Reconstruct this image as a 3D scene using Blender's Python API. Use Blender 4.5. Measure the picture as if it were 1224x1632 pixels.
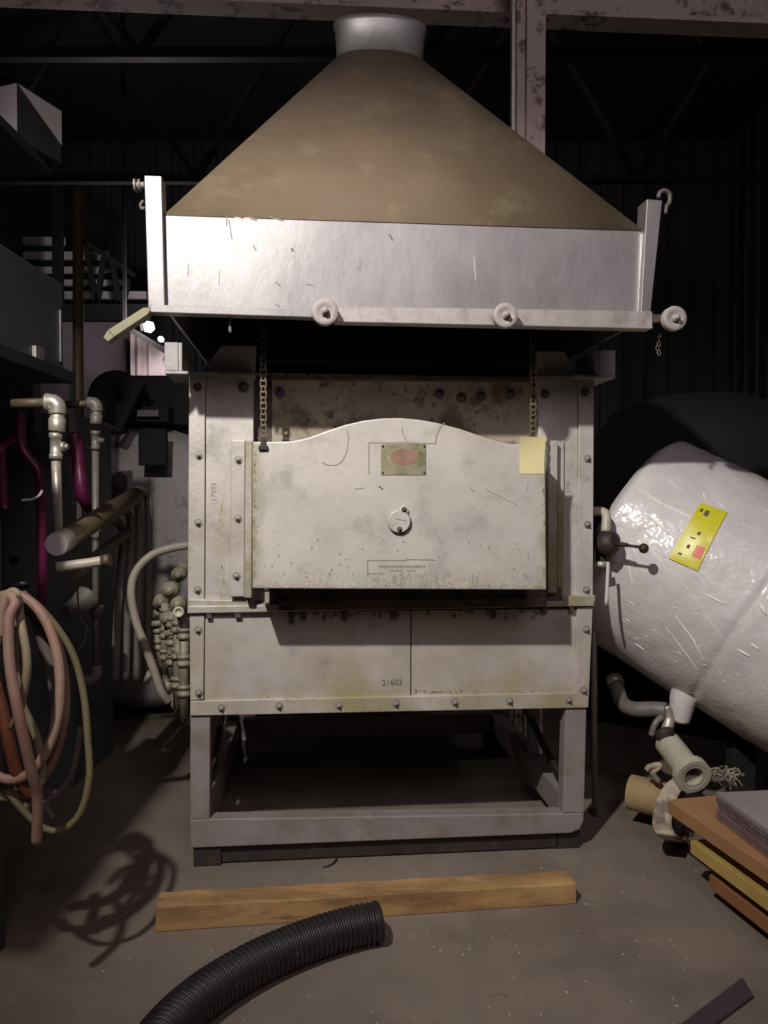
import bpy, math, random
from mathutils import Vector, Matrix, noise
for o in list(bpy.data.objects): bpy.data.objects.remove(o, do_unlink=True)
random.seed(7)
scene = bpy.context.scene
COL = scene.collection
R = math.radians

# ------------------------------------------------------------ camera
FPX, CX, CY = 1250.0, 612.0, 816.0
PITCH = math.atan(26.0 / FPX)
CAM = Vector((0, 0, 1.5))
cd = bpy.data.cameras.new('camera'); cd.sensor_fit = 'HORIZONTAL'; cd.sensor_width = 36
cd.lens = FPX / 1224 * 36; cd.clip_start = .05
co = bpy.data.objects.new('camera', cd); COL.objects.link(co)
co.location = CAM; co.rotation_euler = (R(90) - PITCH, 0, 0)
scene.camera = co

# ------------------------------------------------------------ world, lights, exposure
w = bpy.data.worlds.new('world'); scene.world = w; w.use_nodes = True
w.node_tree.nodes['Background'].inputs[0].default_value = (.95, .80, .86, 1)
w.node_tree.nodes['Background'].inputs[1].default_value = .004
def lamp(name, kind, loc, power, col, size, target=None):
    l = bpy.data.lights.new(name, kind); l.energy = power; l.color = col
    if kind == 'AREA': l.shape = 'DISK'; l.size = size
    else: l.shadow_soft_size = size
    o = bpy.data.objects.new(name, l); COL.objects.link(o); o.location = loc
    if target: o.rotation_euler = (Vector(target) - Vector(loc)).to_track_quat('-Z', 'Y').to_euler()
    return o
ml = lamp('main_lamp', 'SPOT', (-1.13, 0.0, 3.95), 690, (1, .95, .885), .05, (.06, 3.1, 1.62))
ml.data.spot_size = R(68); ml.data.spot_blend = 1.0
lamp('fill_light', 'AREA', (1.2, -2.6, 5.2), 66, (1, .83, .90), 2.6, (0, 3.2, 1.2))  # unseen soft fill, added behind the camera to lift the shadows
lamp('back_lamp', 'POINT', (-2.20, 7.30, 3.16), 26, (1, .90, .92), .05)
vs = scene.view_settings
vs.view_transform = 'Standard'; vs.look = 'None'; vs.exposure = 0; vs.gamma = 1; vs.use_curve_mapping = False

# ------------------------------------------------------------ pixel helpers
SP, CP = math.sin(PITCH), math.cos(PITCH)
def ray(px, py):
    a, b = (px - CX) / FPX, (CY - py) / FPX
    return Vector((a, CP + b * SP, -SP + b * CP))
def at(px, py, Y):
    d = ray(px, py); return CAM + d * (Y / d.y)
def onz(px, py, z=0.0):
    d = ray(px, py); return CAM + d * ((z - CAM.z) / d.z)
TH = R(5.5)
FO = at(622, 790, 3.2); FO.z = 0
FM = Matrix.Translation(FO) @ Matrix.Rotation(TH, 4, 'Z')   # furnace frame -> world
FI = FM.inverted()
FIr = FI.to_3x3()
def L(px, py, off=0.0):
    """pixel -> (x,y,z) in the furnace frame on the plane off metres in front of the furnace face"""
    c = FI @ CAM; d = FIr @ ray(px, py)
    return c + d * ((-off - c.y) / d.y)

# ------------------------------------------------------------ materials
def mk(name, col, rough=.6, metal=0., var=.25, vscale=6., stains=(), bump=.0, bscale=40., coat=0., spec=.5, stretch=(1, 1, 1), extra=None):
    m = bpy.data.materials.new(name); m.use_nodes = True
    nt = m.node_tree; N = nt.nodes; K = nt.links
    b = N['Principled BSDF']
    b.inputs['Roughness'].default_value = rough; b.inputs['Metallic'].default_value = metal
    b.inputs['Specular IOR Level'].default_value = spec; b.inputs['Coat Weight'].default_value = coat
    tc = N.new('ShaderNodeTexCoord'); mp = N.new('ShaderNodeMapping'); mp.inputs['Scale'].default_value = stretch
    K.new(tc.outputs['Object'], mp.inputs['Vector'])
    def noi(scale, detail=6, rg=.6, off=0):
        n = N.new('ShaderNodeTexNoise'); n.inputs['Scale'].default_value = scale
        n.inputs['Detail'].default_value = detail; n.inputs['Roughness'].default_value = rg
        if off:
            v = N.new('ShaderNodeVectorMath'); v.operation = 'ADD'; v.inputs[1].default_value = (off, off * .7, off * 1.3)
            K.new(mp.outputs[0], v.inputs[0]); K.new(v.outputs[0], n.inputs['Vector'])
        else: K.new(mp.outputs[0], n.inputs['Vector'])
        return n
    n = noi(vscale)
    r = N.new('ShaderNodeValToRGB')
    c = Vector(col)
    r.color_ramp.elements[0].position = .3; r.color_ramp.elements[1].position = .7
    r.color_ramp.elements[0].color = (*[max(0, x * (1 - var)) for x in c], 1)
    r.color_ramp.elements[1].color = (*[min(1, x * (1 + var * .6)) for x in c], 1)
    K.new(n.outputs['Fac'], r.inputs['Fac'])
    cur = r.outputs['Color']
    for i, st in enumerate(stains):
        # (colour, scale, lo, hi, strength, zband or None)
        scol, ssc, lo, hi, sa = st[:5]; zb = st[5] if len(st) > 5 else None
        sn = noi(ssc, 8, .65, 3.1 + i * 5.7)
        mr = N.new('ShaderNodeMapRange'); mr.inputs[1].default_value = lo; mr.inputs[2].default_value = hi
        mr.inputs[3].default_value = 0; mr.inputs[4].default_value = sa
        K.new(sn.outputs['Fac'], mr.inputs[0]); fac = mr.outputs[0]
        if zb:
            ax, z0, z1 = zb
            sx = N.new('ShaderNodeSeparateXYZ'); K.new(tc.outputs['Object'], sx.inputs[0])
            m2 = N.new('ShaderNodeMapRange'); m2.inputs[1].default_value = z0; m2.inputs[2].default_value = z1
            m2.inputs[3].default_value = 0; m2.inputs[4].default_value = 1
            K.new(sx.outputs['XYZ'.index(ax)], m2.inputs[0])
            mu = N.new('ShaderNodeMath'); mu.operation = 'MULTIPLY'; K.new(fac, mu.inputs[0]); K.new(m2.outputs[0], mu.inputs[1]); fac = mu.outputs[0]
        mx = N.new('ShaderNodeMixRGB'); mx.inputs['Color2'].default_value = (*scol, 1)
        K.new(fac, mx.inputs['Fac']); K.new(cur, mx.inputs['Color1']); cur = mx.outputs[0]
    K.new(cur, b.inputs['Base Color'])
    if bump:
        bn = noi(bscale, 5, .6, 9.3); bp = N.new('ShaderNodeBump'); bp.inputs['Strength'].default_value = bump; bp.inputs['Distance'].default_value = .01
        K.new(bn.outputs['Fac'], bp.inputs['Height']); K.new(bp.outputs[0], b.inputs['Normal'])
    rr = N.new('ShaderNodeMapRange'); rr.inputs[3].default_value = max(0, rough - .1); rr.inputs[4].default_value = min(1, rough + .1)
    K.new(n.outputs['Fac'], rr.inputs[0]); K.new(rr.outputs[0], b.inputs['Roughness'])
    return m
XE0, XE1 = L(402, 800, .27).x, L(870, 800, .27).x
GRN = (.30, .27, .10); BRN = (.16, .10, .06); GRY = (.25, .23, .22)
M = {}
M['alu'] = mk('aluminium_paint', (.64, .60, .57), .5, .30, .16, 5, [(GRY, 7, .54, .72, .55), ((.42, .38, .30), 2.2, .46, .66, .6), (GRN, 3.0, .52, .70, .55), (BRN, 30, .70, .76, .5)], .15, 30)
M['alu_dirty'] = mk('aluminium_paint_dirty', (.55, .51, .48), .55, .25, .2, 6, [(GRN, 3.0, .42, .60, .8), (GRY, 8, .55, .7, .6), (BRN, 24, .64, .72, .7)], .2, 30)
M['alu_door'] = mk('door_paint', (.66, .62, .57), .48, .25, .12, 4, [(GRY, 6, .54, .72, .5), ((.46, .42, .33), 2.0, .48, .66, .55), (GRN, 5, .42, .62, .55, ('Z', 1.22, 1.12)), (BRN, 45, .56, .66, .75, ('Z', 1.24, 1.12)), (BRN, 60, .72, .76, .6), (GRN, 9, .35, .60, .7, ('X', XE0 + .05, XE0)), (GRN, 7, .40, .62, .6, ('X', XE1 - .05, XE1)), (BRN, 14, .5, .66, .6, ('X', XE0 + .02, XE0))], .12, 25)
M['alu_hood'] = mk('hood_paint', (.31, .295, .30), .45, .65, .2, 5, [(GRY, 9, .56, .74, .6), ((.36, .33, .33), 3, .5, .7, .5), (BRN, 40, .73, .77, .6)], .10, 25, stretch=(1, 1, .5))
M['lower'] = mk('lower_panel_paint', (.53, .485, .455), .55, .2, .12, 5, [((.34, .29, .12), 2.6, .38, .60, .8, ('Z', 1.05, .66)), (GRY, 6, .55, .7, .4), (BRN, 22, .60, .72, .5, ('Z', .85, .62))], .12, 28)
M['lintel'] = mk('heat_stained_steel', (.46, .40, .31), .65, .15, .25, 5, [(BRN, 7, .48, .62, .85), ((.05, .03, .025), 10, .58, .68, .8)], .2, 30)
M['stand'] = mk('stand_paint', (.28, .245, .245), .6, .15, .15, 6, [((.20, .16, .10), 6, .5, .65, .6), (BRN, 20, .62, .72, .6)], .15, 30)
M['canopy'] = mk('canopy_dusty_brown', (.165, .12, .074), .75, 0., .16, 3, [((.16, .085, .05), 2.2, .50, .68, .55), ((.28, .24, .15), 4, .55, .7, .5), ((.10, .06, .04), 26, .70, .76, .6), ((.055, .034, .025), 3.2, .22, .50, .9, ('Z', .42, 1.2))], .12, 30)  # last stain darkens with height: flue soot plus light falloff painted in
M['collar'] = mk('galvanised_collar', (.45, .43, .43), .5, .7, .12, 9, [], .1, 20)
M['dark'] = mk('dark_steel', (.045, .035, .033), .6, .3, .3, 9, [(BRN, 12, .58, .7, .6)], .2)
M['sill'] = mk('sooty_steel', (.13, .095, .085), .65, .2, .3, 9, [(GRY, 9, .58, .68, .5), ((.03, .02, .02), 12, .5, .64, .8)], .3, 40)
M['bolt'] = mk('bolt_steel', (.38, .35, .325), .5, .5, .25, 40)
M['boltdark'] = mk('bolt_dark', (.15, .125, .115), .55, .4, .25, 40)
M['roller'] = mk('roller_steel', (.40, .36, .35), .65, .1, .15, 20, [(BRN, 30, .6, .7, .5)], .1)
M['rail'] = mk('rail_steel', (.46, .42, .41), .5, .35, .15, 6, [((.2, .17, .15), 12, .52, .66, .6)], .1)
M['brass'] = mk('name_plate', (.52, .49, .33), .35, .5, .2, 14, [((.2, .22, .09), 18, .5, .65, .6)], .05)
M['emblem'] = mk('emblem_red', (.36, .20, .15), .5, 0, .2, 20)
M['note'] = mk('note_paper', (.83, .75, .40), .8, 0, .04, 5)
M['lever'] = mk('lever_paint', (.27, .255, .155), .55, .1, .15, 20)
M['chain'] = mk('chain_steel', (.20, .16, .10), .5, .5, .4, 60)
M['wood'] = mk('timber', (.42, .25, .105), .75, 0, .3, 9, [((.17, .085, .035), 7, .46, .62, .7), ((.5, .34, .18), 12, .56, .7, .5), ((.10, .05, .025), 26, .6, .7, .7)], .3, 30, stretch=(.3, 1, 1))
M['blackhose'] = mk('black_rubber', (.022, .018, .020), .42, 0, .3, 30, [((.12, .11, .11), 22, .64, .72, .5)], .1)
M['concrete'] = mk('concrete_floor', (.205, .168, .138), .75, 0, .22, 2.2, [((.10, .075, .06), 1.1, .5, .66, .55), ((.27, .23, .18), 3.1, .56, .7, .5), ((.07, .05, .04), 16, .64, .72, .5), ((.42, .38, .33), 60, .735, .76, .6)], .18, 60)
M['galv'] = mk('galvanised_pipe', (.50, .47, .41), .42, .5, .2, 14, [((.26, .24, .15), 14, .52, .66, .55)], .08)
M['greypipe'] = mk('grey_pipe', (.20, .18, .165), .5, .2, .2, 14, [(BRN, 12, .55, .68, .5)], .1)
M['header'] = mk('header_pipe', (.12, .092, .055), .55, .2, .2, 9, [], .1)
M['capwhite'] = mk('white_cap', (.66, .62, .60), .6, 0, .06, 9)
M['magenta'] = mk('magenta_pipe', (.11, .009, .047), .4, 0, .25, 9)
M['greycab'] = mk('cabinet_grey', (.10, .105, .108), .6, .1, .15, 3)
M['darkcab'] = mk('cabinet_dark', (.045, .045, .05), .6, .1, .2, 4)
M['chrome'] = mk('bright_strip', (.62, .60, .60), .3, .8, .1, 20)
M['hosepink'] = mk('hose_faded_red', (.27, .145, .115), .6, 0, .25, 5, [((.33, .255, .18), 3, .45, .62, .8)], .05)
M['hosetan'] = mk('hose_tan', (.28, .225, .145), .6, 0, .25, 6)
M['hoseyel'] = mk('hose_olive', (.14, .118, .058), .6, 0, .2, 6)
M['hosegrey'] = mk('hose_grey', (.13, .105, .098), .6, 0, .2, 6)
M['hosered'] = mk('hose_rust', (.15, .045, .022), .55, 0, .2, 8)
M['manifold'] = mk('manifold_paint', (.25, .225, .165), .55, .1, .25, 30, [((.17, .14, .09), 18, .52, .64, .6)], .1)
M['conduit'] = mk('flexible_conduit', (.26, .235, .19), .6, 0, .2, 12)
M['bracket'] = mk('bracket_paint', (.50, .46, .46), .55, .1, .15, 8, [(GRY, 8, .55, .68, .5)], .1)
M['whitebox'] = mk('white_sheet', (.60, .56, .56), .6, 0, .05, 5)
M['beam'] = mk('beam_paint', (.72, .60, .56), .65, 0, .15, 5, [((.13, .06, .05), 9, .53, .62, .8), ((.18, .12, .10), 30, .66, .73, .7)], .15)
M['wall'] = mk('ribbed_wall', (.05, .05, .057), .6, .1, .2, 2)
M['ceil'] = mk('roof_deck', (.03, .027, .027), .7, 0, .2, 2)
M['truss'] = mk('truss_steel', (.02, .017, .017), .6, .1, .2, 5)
M['slat'] = mk('white_slat', (.60, .56, .58), .6, 0, .08, 5)
M['lav'] = mk('lavender_panel', (.16, .135, .16), .7, 0, .1, 3)
M['curtain'] = mk('corrugated_sheet', (.60, .50, .50), .6, 0, .08, 5)
M['boiler'] = mk('boiler_end', (.33, .30, .30), .6, .05, .12, 5, [((.16, .12, .10), 9, .56, .66, .6)], .1)
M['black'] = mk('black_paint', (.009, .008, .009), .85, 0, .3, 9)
M['post'] = mk('olive_post', (.05, .036, .014), .6, .1, .2, 8)
M['pvc'] = mk('pvc_pipe', (.48, .44, .35), .45, 0, .12, 10, [((.25, .2, .13), 10, .56, .68, .5)])
M['hollow'] = mk('pipe_inside', (.05, .04, .03), .8, 0, .2, 10)
M['card'] = mk('cardboard_tube', (.34, .24, .12), .8, 0, .12, 10)
M['strap'] = mk('old_canvas_strap', (.46, .40, .30), .8, 0, .25, 10, [((.10, .07, .06), 8, .5, .62, .8)])
M['board'] = mk('laminate_board', (.36, .19, .085), .45, 0, .12, 7, [], .0, stretch=(.2, 1, 1))
M['boardedge'] = mk('board_edge', (.42, .17, .03), .5, 0, .15, 9)
M['pine'] = mk('yellow_pine', (.48, .33, .10), .65, 0, .15, 7, stretch=(.2, 1, 1))
M['ply'] = mk('red_plywood', (.27, .12, .05), .65, 0, .2, 9)
M['sheet'] = mk('plastic_sheet_stack', (.30, .25, .275), .22, 0, .15, 6, coat=.5)
M['sheetedge'] = mk('plastic_sheet_edge', (.16, .115, .135), .25, 0, .3, 20, coat=.4)
M['tag'] = mk('yellow_tag', (.66, .62, .03), .35, 0, .08, 12, coat=.6)
M['tagred'] = mk('tag_red', (.75, .12, .08), .4, 0, .05, 12)
M['ink'] = mk('dark_ink', (.13, .10, .08), .8, 0, .1, 12)
M['inkfaint'] = mk('faint_ink', (.30, .275, .24), .8, 0, .1, 12)
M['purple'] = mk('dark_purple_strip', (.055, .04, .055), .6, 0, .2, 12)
M['chip'] = mk('paint_chip', (.55, .50, .44), .8, 0, .2, 12)
M['grime'] = mk('yellow_brown_grime', (.37, .32, .18), .8, 0, .3, 30)
M['soot'] = mk('soot_mark', (.22, .19, .18), .8, 0, .3, 30)
M['streak'] = mk('faint_streak', (.47, .43, .31), .7, .1, .15, 30)
M['film'] = mk('stretch_film_crease', (.95, .93, .93), .3, 0, .01, 5, coat=.3)  # near-white colour stands in for the glints along the creases
# bubble wrap: voronoi cells
def bubble():
    m = mk('bubble_wrap', (.64, .60, .605), .48, 0, .10, 5, [], 0, coat=.6)
    nt = m.node_tree; b = nt.nodes['Principled BSDF']
    tc = nt.nodes.new('ShaderNodeTexCoord'); v = nt.nodes.new('ShaderNodeTexVoronoi'); v.inputs['Scale'].default_value = 42
    nt.links.new(tc.outputs['Object'], v.inputs['Vector'])
    n = nt.nodes.new('ShaderNodeTexNoise'); n.inputs['Scale'].default_value = 14; n.inputs['Detail'].default_value = 5
    nt.links.new(tc.outputs['Object'], n.inputs['Vector'])
    ad = nt.nodes.new('ShaderNodeMath'); ad.operation = 'MULTIPLY_ADD'; ad.inputs[1].default_value = -.35
    nt.links.new(v.outputs['Distance'], ad.inputs[0]); nt.links.new(n.outputs['Fac'], ad.inputs[2])
    bp = nt.nodes.new('ShaderNodeBump'); bp.inputs['Strength'].default_value = .40; bp.inputs['Distance'].default_value = .008
    nt.links.new(ad.outputs[0], bp.inputs['Height']); nt.links.new(bp.outputs[0], b.inputs['Normal']); nt.links.new(bp.outputs[0], b.inputs['Coat Normal'])
    b.inputs['Coat Roughness'].default_value = .12
    return m
M['bubble'] = bubble()
def emit(name, col, s):
    m = bpy.data.materials.new(name); m.use_nodes = True; b = m.node_tree.nodes['Principled BSDF']
    b.inputs['Emission Color'].default_value = (*col, 1); b.inputs['Emission Strength'].default_value = s; return m
M['bulb'] = emit('lit_bulb', (1, .93, .93), 14)

# ------------------------------------------------------------ mesh builder
OFFS = {}     # object name -> origin already taken by its root
def crom(pts, n=8):
    pts = [Vector(p) for p in pts]
    if len(pts) < 3: return pts
    out = []
    for i in range(len(pts) - 1):
        p0 = pts[i - 1] if i else pts[0] * 2 - pts[1]
        p1, p2 = pts[i], pts[i + 1]
        p3 = pts[i + 2] if i + 2 < len(pts) else p2 * 2 - p1
        for k in range(n):
            t = k / n
            out.append(.5 * ((2 * p1) + (p2 - p0) * t + (2 * p0 - 5 * p1 + 4 * p2 - p3) * t * t + (3 * p1 - p0 - 3 * p2 + p3) * t ** 3))
    out.append(pts[-1]); return out
class MB:
    def __init__(s): s.v = []; s.f = []; s.sm = []
    def _add(s, vs, fs, smooth=False):
        b = len(s.v); s.v += [Vector(v) for v in vs]
        for f in fs: s.f.append([b + i for i in f]); s.sm.append(smooth)
        return s
    def box(s, x0, x1, y0, y1, z0, z1):
        return s._add([(x, y, z) for z in (z0, z1) for y in (y0, y1) for x in (x0, x1)],
                      [(0, 2, 3, 1), (4, 5, 7, 6), (0, 1, 5, 4), (2, 6, 7, 3), (0, 4, 6, 2), (1, 3, 7, 5)])
    def hexa(s, b, t):   # bottom ring and top ring of equal counts
        n = len(b)
        return s._add(list(b) + list(t), [tuple(range(n))[::-1], tuple(range(n, 2 * n))] + [(i, (i + 1) % n, n + (i + 1) % n, n + i) for i in range(n)])
    def pp(s, pts, off, back):   # pixel polygon on the furnace plane, extruded straight back
        a = [L(x, y, off) for x, y in pts]
        return s.hexa(a, [Vector((p.x, -back, p.z)) for p in a])
    def pl(s, pts, y0, y1):      # furnace x,z polygon extruded in y
        return s.hexa([(x, y0, z) for x, z in pts], [(x, y1, z) for x, z in pts])
    def tube(s, pts, r, n=12, cap=True, sub=8):
        P = crom(pts, sub) if sub > 1 else [Vector(p) for p in pts]
        rf = r if callable(r) else (lambda t: r)
        T = [((P[min(i + 1, len(P) - 1)] - P[max(i - 1, 0)]).normalized()) for i in range(len(P))]
        u = T[0].orthogonal().normalized(); vs = []; fs = []
        for i, p in enumerate(P):
            u = (u - T[i] * u.dot(T[i])); u = u.normalized() if u.length > 1e-6 else T[i].orthogonal().normalized()
            w_ = T[i].cross(u); rr = rf(i / (len(P) - 1))
            vs += [p + (u * math.cos(2 * math.pi * k / n) + w_ * math.sin(2 * math.pi * k / n)) * rr for k in range(n)]
        for i in range(len(P) - 1):
            for k in range(n): fs.append((i * n + k, i * n + (k + 1) % n, (i + 1) * n + (k + 1) % n, (i + 1) * n + k))
        s._add(vs, fs, True)
        if cap:
            b = len(s.v) - len(vs); s.f += [[b + k for k in range(n)][::-1], [b + len(vs) - n + k for k in range(n)]]; s.sm += [False, False]
        return s
    def cyl(s, a, b, r, r2=None, n=20): 
        a, b = Vector(a), Vector(b); r2 = r if r2 is None else r2
        return s.tube([a, b], lambda t: r + (r2 - r) * t, n, True, 1)
    def ring(s, a, b, ro, ri, n=28):   # hollow cylinder
        a, b = Vector(a), Vector(b); T = (b - a).normalized(); u = T.orthogonal().normalized(); w_ = T.cross(u)
        c = lambda p, r: [p + (u * math.cos(2 * math.pi * k / n) + w_ * math.sin(2 * math.pi * k / n)) * r for k in range(n)]
        vs = c(a, ro) + c(b, ro) + c(b, ri) + c(a, ri); fs = []
        for j in range(4):
            for k in range(n): fs.append((j * n + k, j * n + (k + 1) % n, ((j + 1) % 4) * n + (k + 1) % n, ((j + 1) % 4) * n + k))
        return s._add(vs, fs, False)
    def lathe(s, o, axis, prof, n=28):   # prof: (distance along axis, radius)
        o = Vector(o); T = Vector(axis).normalized(); u = T.orthogonal().normalized(); w_ = T.cross(u); vs = []; fs = []
        for d, r in prof: vs += [o + T * d + (u * math.cos(2 * math.pi * k / n) + w_ * math.sin(2 * math.pi * k / n)) * max(r, 1e-4) for k in range(n)]
        for j in range(len(prof) - 1):
            for k in range(n): fs.append((j * n + k, j * n + (k + 1) % n, (j + 1) * n + (k + 1) % n, (j + 1) * n + k))
        return s._add(vs, fs, True)
    def bar(s, a, b, wx, wy):    # square bar from a to b
        a, b = Vector(a), Vector(b); T = (b - a).normalized(); u = T.cross(Vector((0, 0, 1)))
        u = u.normalized() if u.length > .05 else Vector((1, 0, 0)); w_ = u.cross(T)
        c = lambda p: [p + u * x * wx / 2 + w_ * y * wy / 2 for x, y in ((-1, -1), (1, -1), (1, 1), (-1, 1))]
        return s.hexa(c(a), c(b))
    def grid(s, fn, nu, nv, closeu=False, smooth=True):
        vs = [fn(i / nu, j / nv) for j in range(nv + 1) for i in range(nu + 1)]
        fs = [(j * (nu + 1) + i, j * (nu + 1) + i + 1, (j + 1) * (nu + 1) + i + 1, (j + 1) * (nu + 1) + i) for j in range(nv) for i in range(nu)]
        return s._add(vs, fs, smooth)
    def mesh(s, name, mat, o=Vector()):
        me = bpy.data.meshes.new(name); me.from_pydata([tuple(v - o) for v in s.v], [], s.f)
        me.polygons.foreach_set('use_smooth', s.sm); me.materials.append(M[mat] if isinstance(mat, str) else mat)
        import bmesh
        bm = bmesh.new(); bm.from_mesh(me); bmesh.ops.recalc_face_normals(bm, faces=bm.faces); bm.to_mesh(me); bm.free()
        return me
    def build(s, name, mat, parent=None, bevel=0., frame=None, solid=0.):
        """part under parent, or (without parent) a top-level mesh thing"""
        if parent is not None: o = OFFS[parent.name]
        else:
            xs = [v.x for v in s.v]; ys = [v.y for v in s.v]; zs = [v.z for v in s.v]
            o = Vector(((min(xs) + max(xs)) / 2, (min(ys) + max(ys)) / 2, min(zs)))
        ob = bpy.data.objects.new(name, s.mesh(name, mat, o)); COL.objects.link(ob)
        OFFS[ob.name] = o
        if parent is not None: ob.parent = parent
        elif frame: ob.location = FM @ o; ob.rotation_euler = (0, 0, TH)
        else: ob.location = o
        if solid:
            md = ob.modifiers.new('solid', 'SOLIDIFY'); md.thickness = solid; md.offset = 0
        if bevel:
            md = ob.modifiers.new('bevel', 'BEVEL'); md.width = bevel; md.segments = 2; md.limit_method = 'ANGLE'; md.angle_limit = R(50)
        return ob
def tag(o, label=None, cat=None, group=None, kind=None):
    for k, v in (('label', label), ('category', cat), ('group', group), ('kind', kind)):
        if v: o[k] = v
    return o
def thing(name, label, cat, o, group=None, furnace_frame=False):
    e = bpy.data.objects.new(name, None); COL.objects.link(e); e.empty_display_size = .1
    o = Vector(o); OFFS[e.name] = o
    if furnace_frame: e.location = FM @ o; e.rotation_euler = (0, 0, TH)
    else: e.location = o
    return tag(e, label, cat, group)
def place(mesh, name, parent, p, rot=(0, 0, 0), s=1.0):   # shared-mesh part
    ob = bpy.data.objects.new(name, mesh); COL.objects.link(ob); ob.parent = parent
    ob.location = Vector(p) - OFFS[parent.name]; ob.rotation_euler = rot; ob.scale = (s, s, s); OFFS[ob.name] = Vector(p)
    return ob
def textmb(txt, size, M4, ext=.0008):   # flat lettering as mesh, placed by matrix
    c = bpy.data.curves.new('t', 'FONT'); c.body = txt; c.size = size; c.extrude = ext; c.align_x = 'CENTER'; c.align_y = 'CENTER'; c.resolution_u = 3
    ob = bpy.data.objects.new('t', c); COL.objects.link(ob)
    dg = bpy.context.evaluated_depsgraph_get(); me = ob.evaluated_get(dg).to_mesh()
    mb = MB(); mb._add([M4 @ v.co for v in me.vertices], [tuple(p.vertices) for p in me.polygons])
    ob.evaluated_get(dg).to_mesh_clear(); bpy.data.objects.remove(ob); return mb

# ============================================================ SETTING
mb = MB(); mb.box(-6, 6, -6, 11, -.2, 0); tag(mb.build('floor', 'concrete'), kind='structure')
def ribbed(p0, p1, z0, z1, pitch=.3, depth=.04):
    p0, p1 = Vector(p0), Vector(p1); d = p1 - p0; ln = d.length; d.normalize(); nn = Vector((-d.y, d.x, 0)); mb = MB()
    prof = []; x = 0
    while x < ln:
        prof += [(x, 0), (x + pitch * .55, 0), (x + pitch * .65, depth), (x + pitch * .9, depth)]; x += pitch
    prof.append((ln, 0))
    n = len(prof)
    fr = [p0 + d * min(a, ln) + nn * b for a, b in prof]; bk = [p + nn * .1 for p in fr]
    vs = [Vector((p.x, p.y, z)) for p in fr for z in (z0, z1)]
    mb._add(vs, [(2 * i, 2 * i + 2, 2 * i + 3, 2 * i + 1) for i in range(n - 1)])
    return mb
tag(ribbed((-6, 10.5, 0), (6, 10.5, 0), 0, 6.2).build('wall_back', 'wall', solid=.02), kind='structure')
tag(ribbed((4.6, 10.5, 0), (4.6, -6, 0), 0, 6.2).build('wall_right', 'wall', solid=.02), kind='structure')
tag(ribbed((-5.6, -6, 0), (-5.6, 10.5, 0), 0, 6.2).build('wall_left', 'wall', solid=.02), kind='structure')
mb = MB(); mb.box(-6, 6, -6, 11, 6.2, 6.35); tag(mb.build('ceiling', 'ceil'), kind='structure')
# painted steel beam and column behind the hood
a, b = at(150, -12, 4.75), at(1290, 22, 5.05); a.z = b.z = (a.z + b.z) / 2 + .02
bm_ = thing('steel_beam', 'pale painted steel cross beam with rust spots above the hood', 'beam', (0, 4.9, b.z - .1))
dx = (b - a).normalized(); nn = Vector((-dx.y, dx.x, 0))
def along(z0, z1, y0, y1):
    m = MB(); a2, b2 = a - dx * 1.6, b + dx * .6
    return m.hexa([a2 + nn * y0 + Vector((0, 0, z0)), b2 + nn * y0 + Vector((0, 0, z0)), b2 + nn * y1 + Vector((0, 0, z0)), a2 + nn * y1 + Vector((0, 0, z0))],
                  [a2 + nn * y0 + Vector((0, 0, z1)), b2 + nn * y0 + Vector((0, 0, z1)), b2 + nn * y1 + Vector((0, 0, z1)), a2 + nn * y1 + Vector((0, 0, z1))])
along(-.075, -.045, -.02, .14).build('bottom_flange', 'beam', bm_)
along(-.045, .17, .05, .065).build('web', 'beam', bm_)
along(.17, .20, -.02, .14).build('top_flange', 'beam', bm_)
cm = thing('steel_column', 'pale painted steel column standing behind the hood', 'column', (at(840, 790, 4.6).x, 4.6, 0))
x0, x1, x2 = at(838, 100, 4.55).x, at(868, 100, 4.55).x, at(817, 100, 4.7).x
MB().box(x0, x1, 4.52, 4.56, 0, 5.4).build('front_flange', 'beam', cm, .003)
MB().box(x2, x0 + .002, 4.56, 4.60, 0, 5.4).build('web', 'beam', cm, .003)
MB().box(x2 - .03, x2 - .01, 4.54, 4.60, 0, 5.4).build('conduit', 'galv', cm)
# roof trusses (dark)
def truss(y, zb, zt, x0, x1, label, n=9):
    t = thing('roof_truss', label, 'truss', ((x0 + x1) / 2, y, zb), 'roof trusses overhead')
    MB().bar((x0, y, zb), (x1, y, zb), .07, .07).build('bottom_chord', 'truss', t)
    MB().bar((x0, y, zt), (x1, y, zt), .07, .07).build('top_chord', 'truss', t)
    for i in range(n):
        xa = x0 + (x1 - x0) * i / n; xb = x0 + (x1 - x0) * (i + 1) / n
        MB().bar((xa, y, zb if i % 2 else zt), (xb, y, zt if i % 2 else zb), .05, .05).build('diagonal', 'truss', t)
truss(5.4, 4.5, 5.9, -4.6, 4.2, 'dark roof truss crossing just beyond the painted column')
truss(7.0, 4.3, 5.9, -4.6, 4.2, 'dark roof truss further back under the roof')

# ============================================================ FURNACE
XL, XR = L(300, 800).x, L(946, 800).x
ZT = L(620, 598).z
ZB = L(620, 1134).z
fu = thing('box_furnace', 'silver painted industrial box furnace with arched door on an open stand', 'furnace', (0, .7, 0), furnace_frame=True)
DEP = 1.45
MB().box(XL + .012, XR - .012, .06, DEP, ZB, ZT - .01).build('shell', 'alu_dirty', fu, .006)
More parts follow.
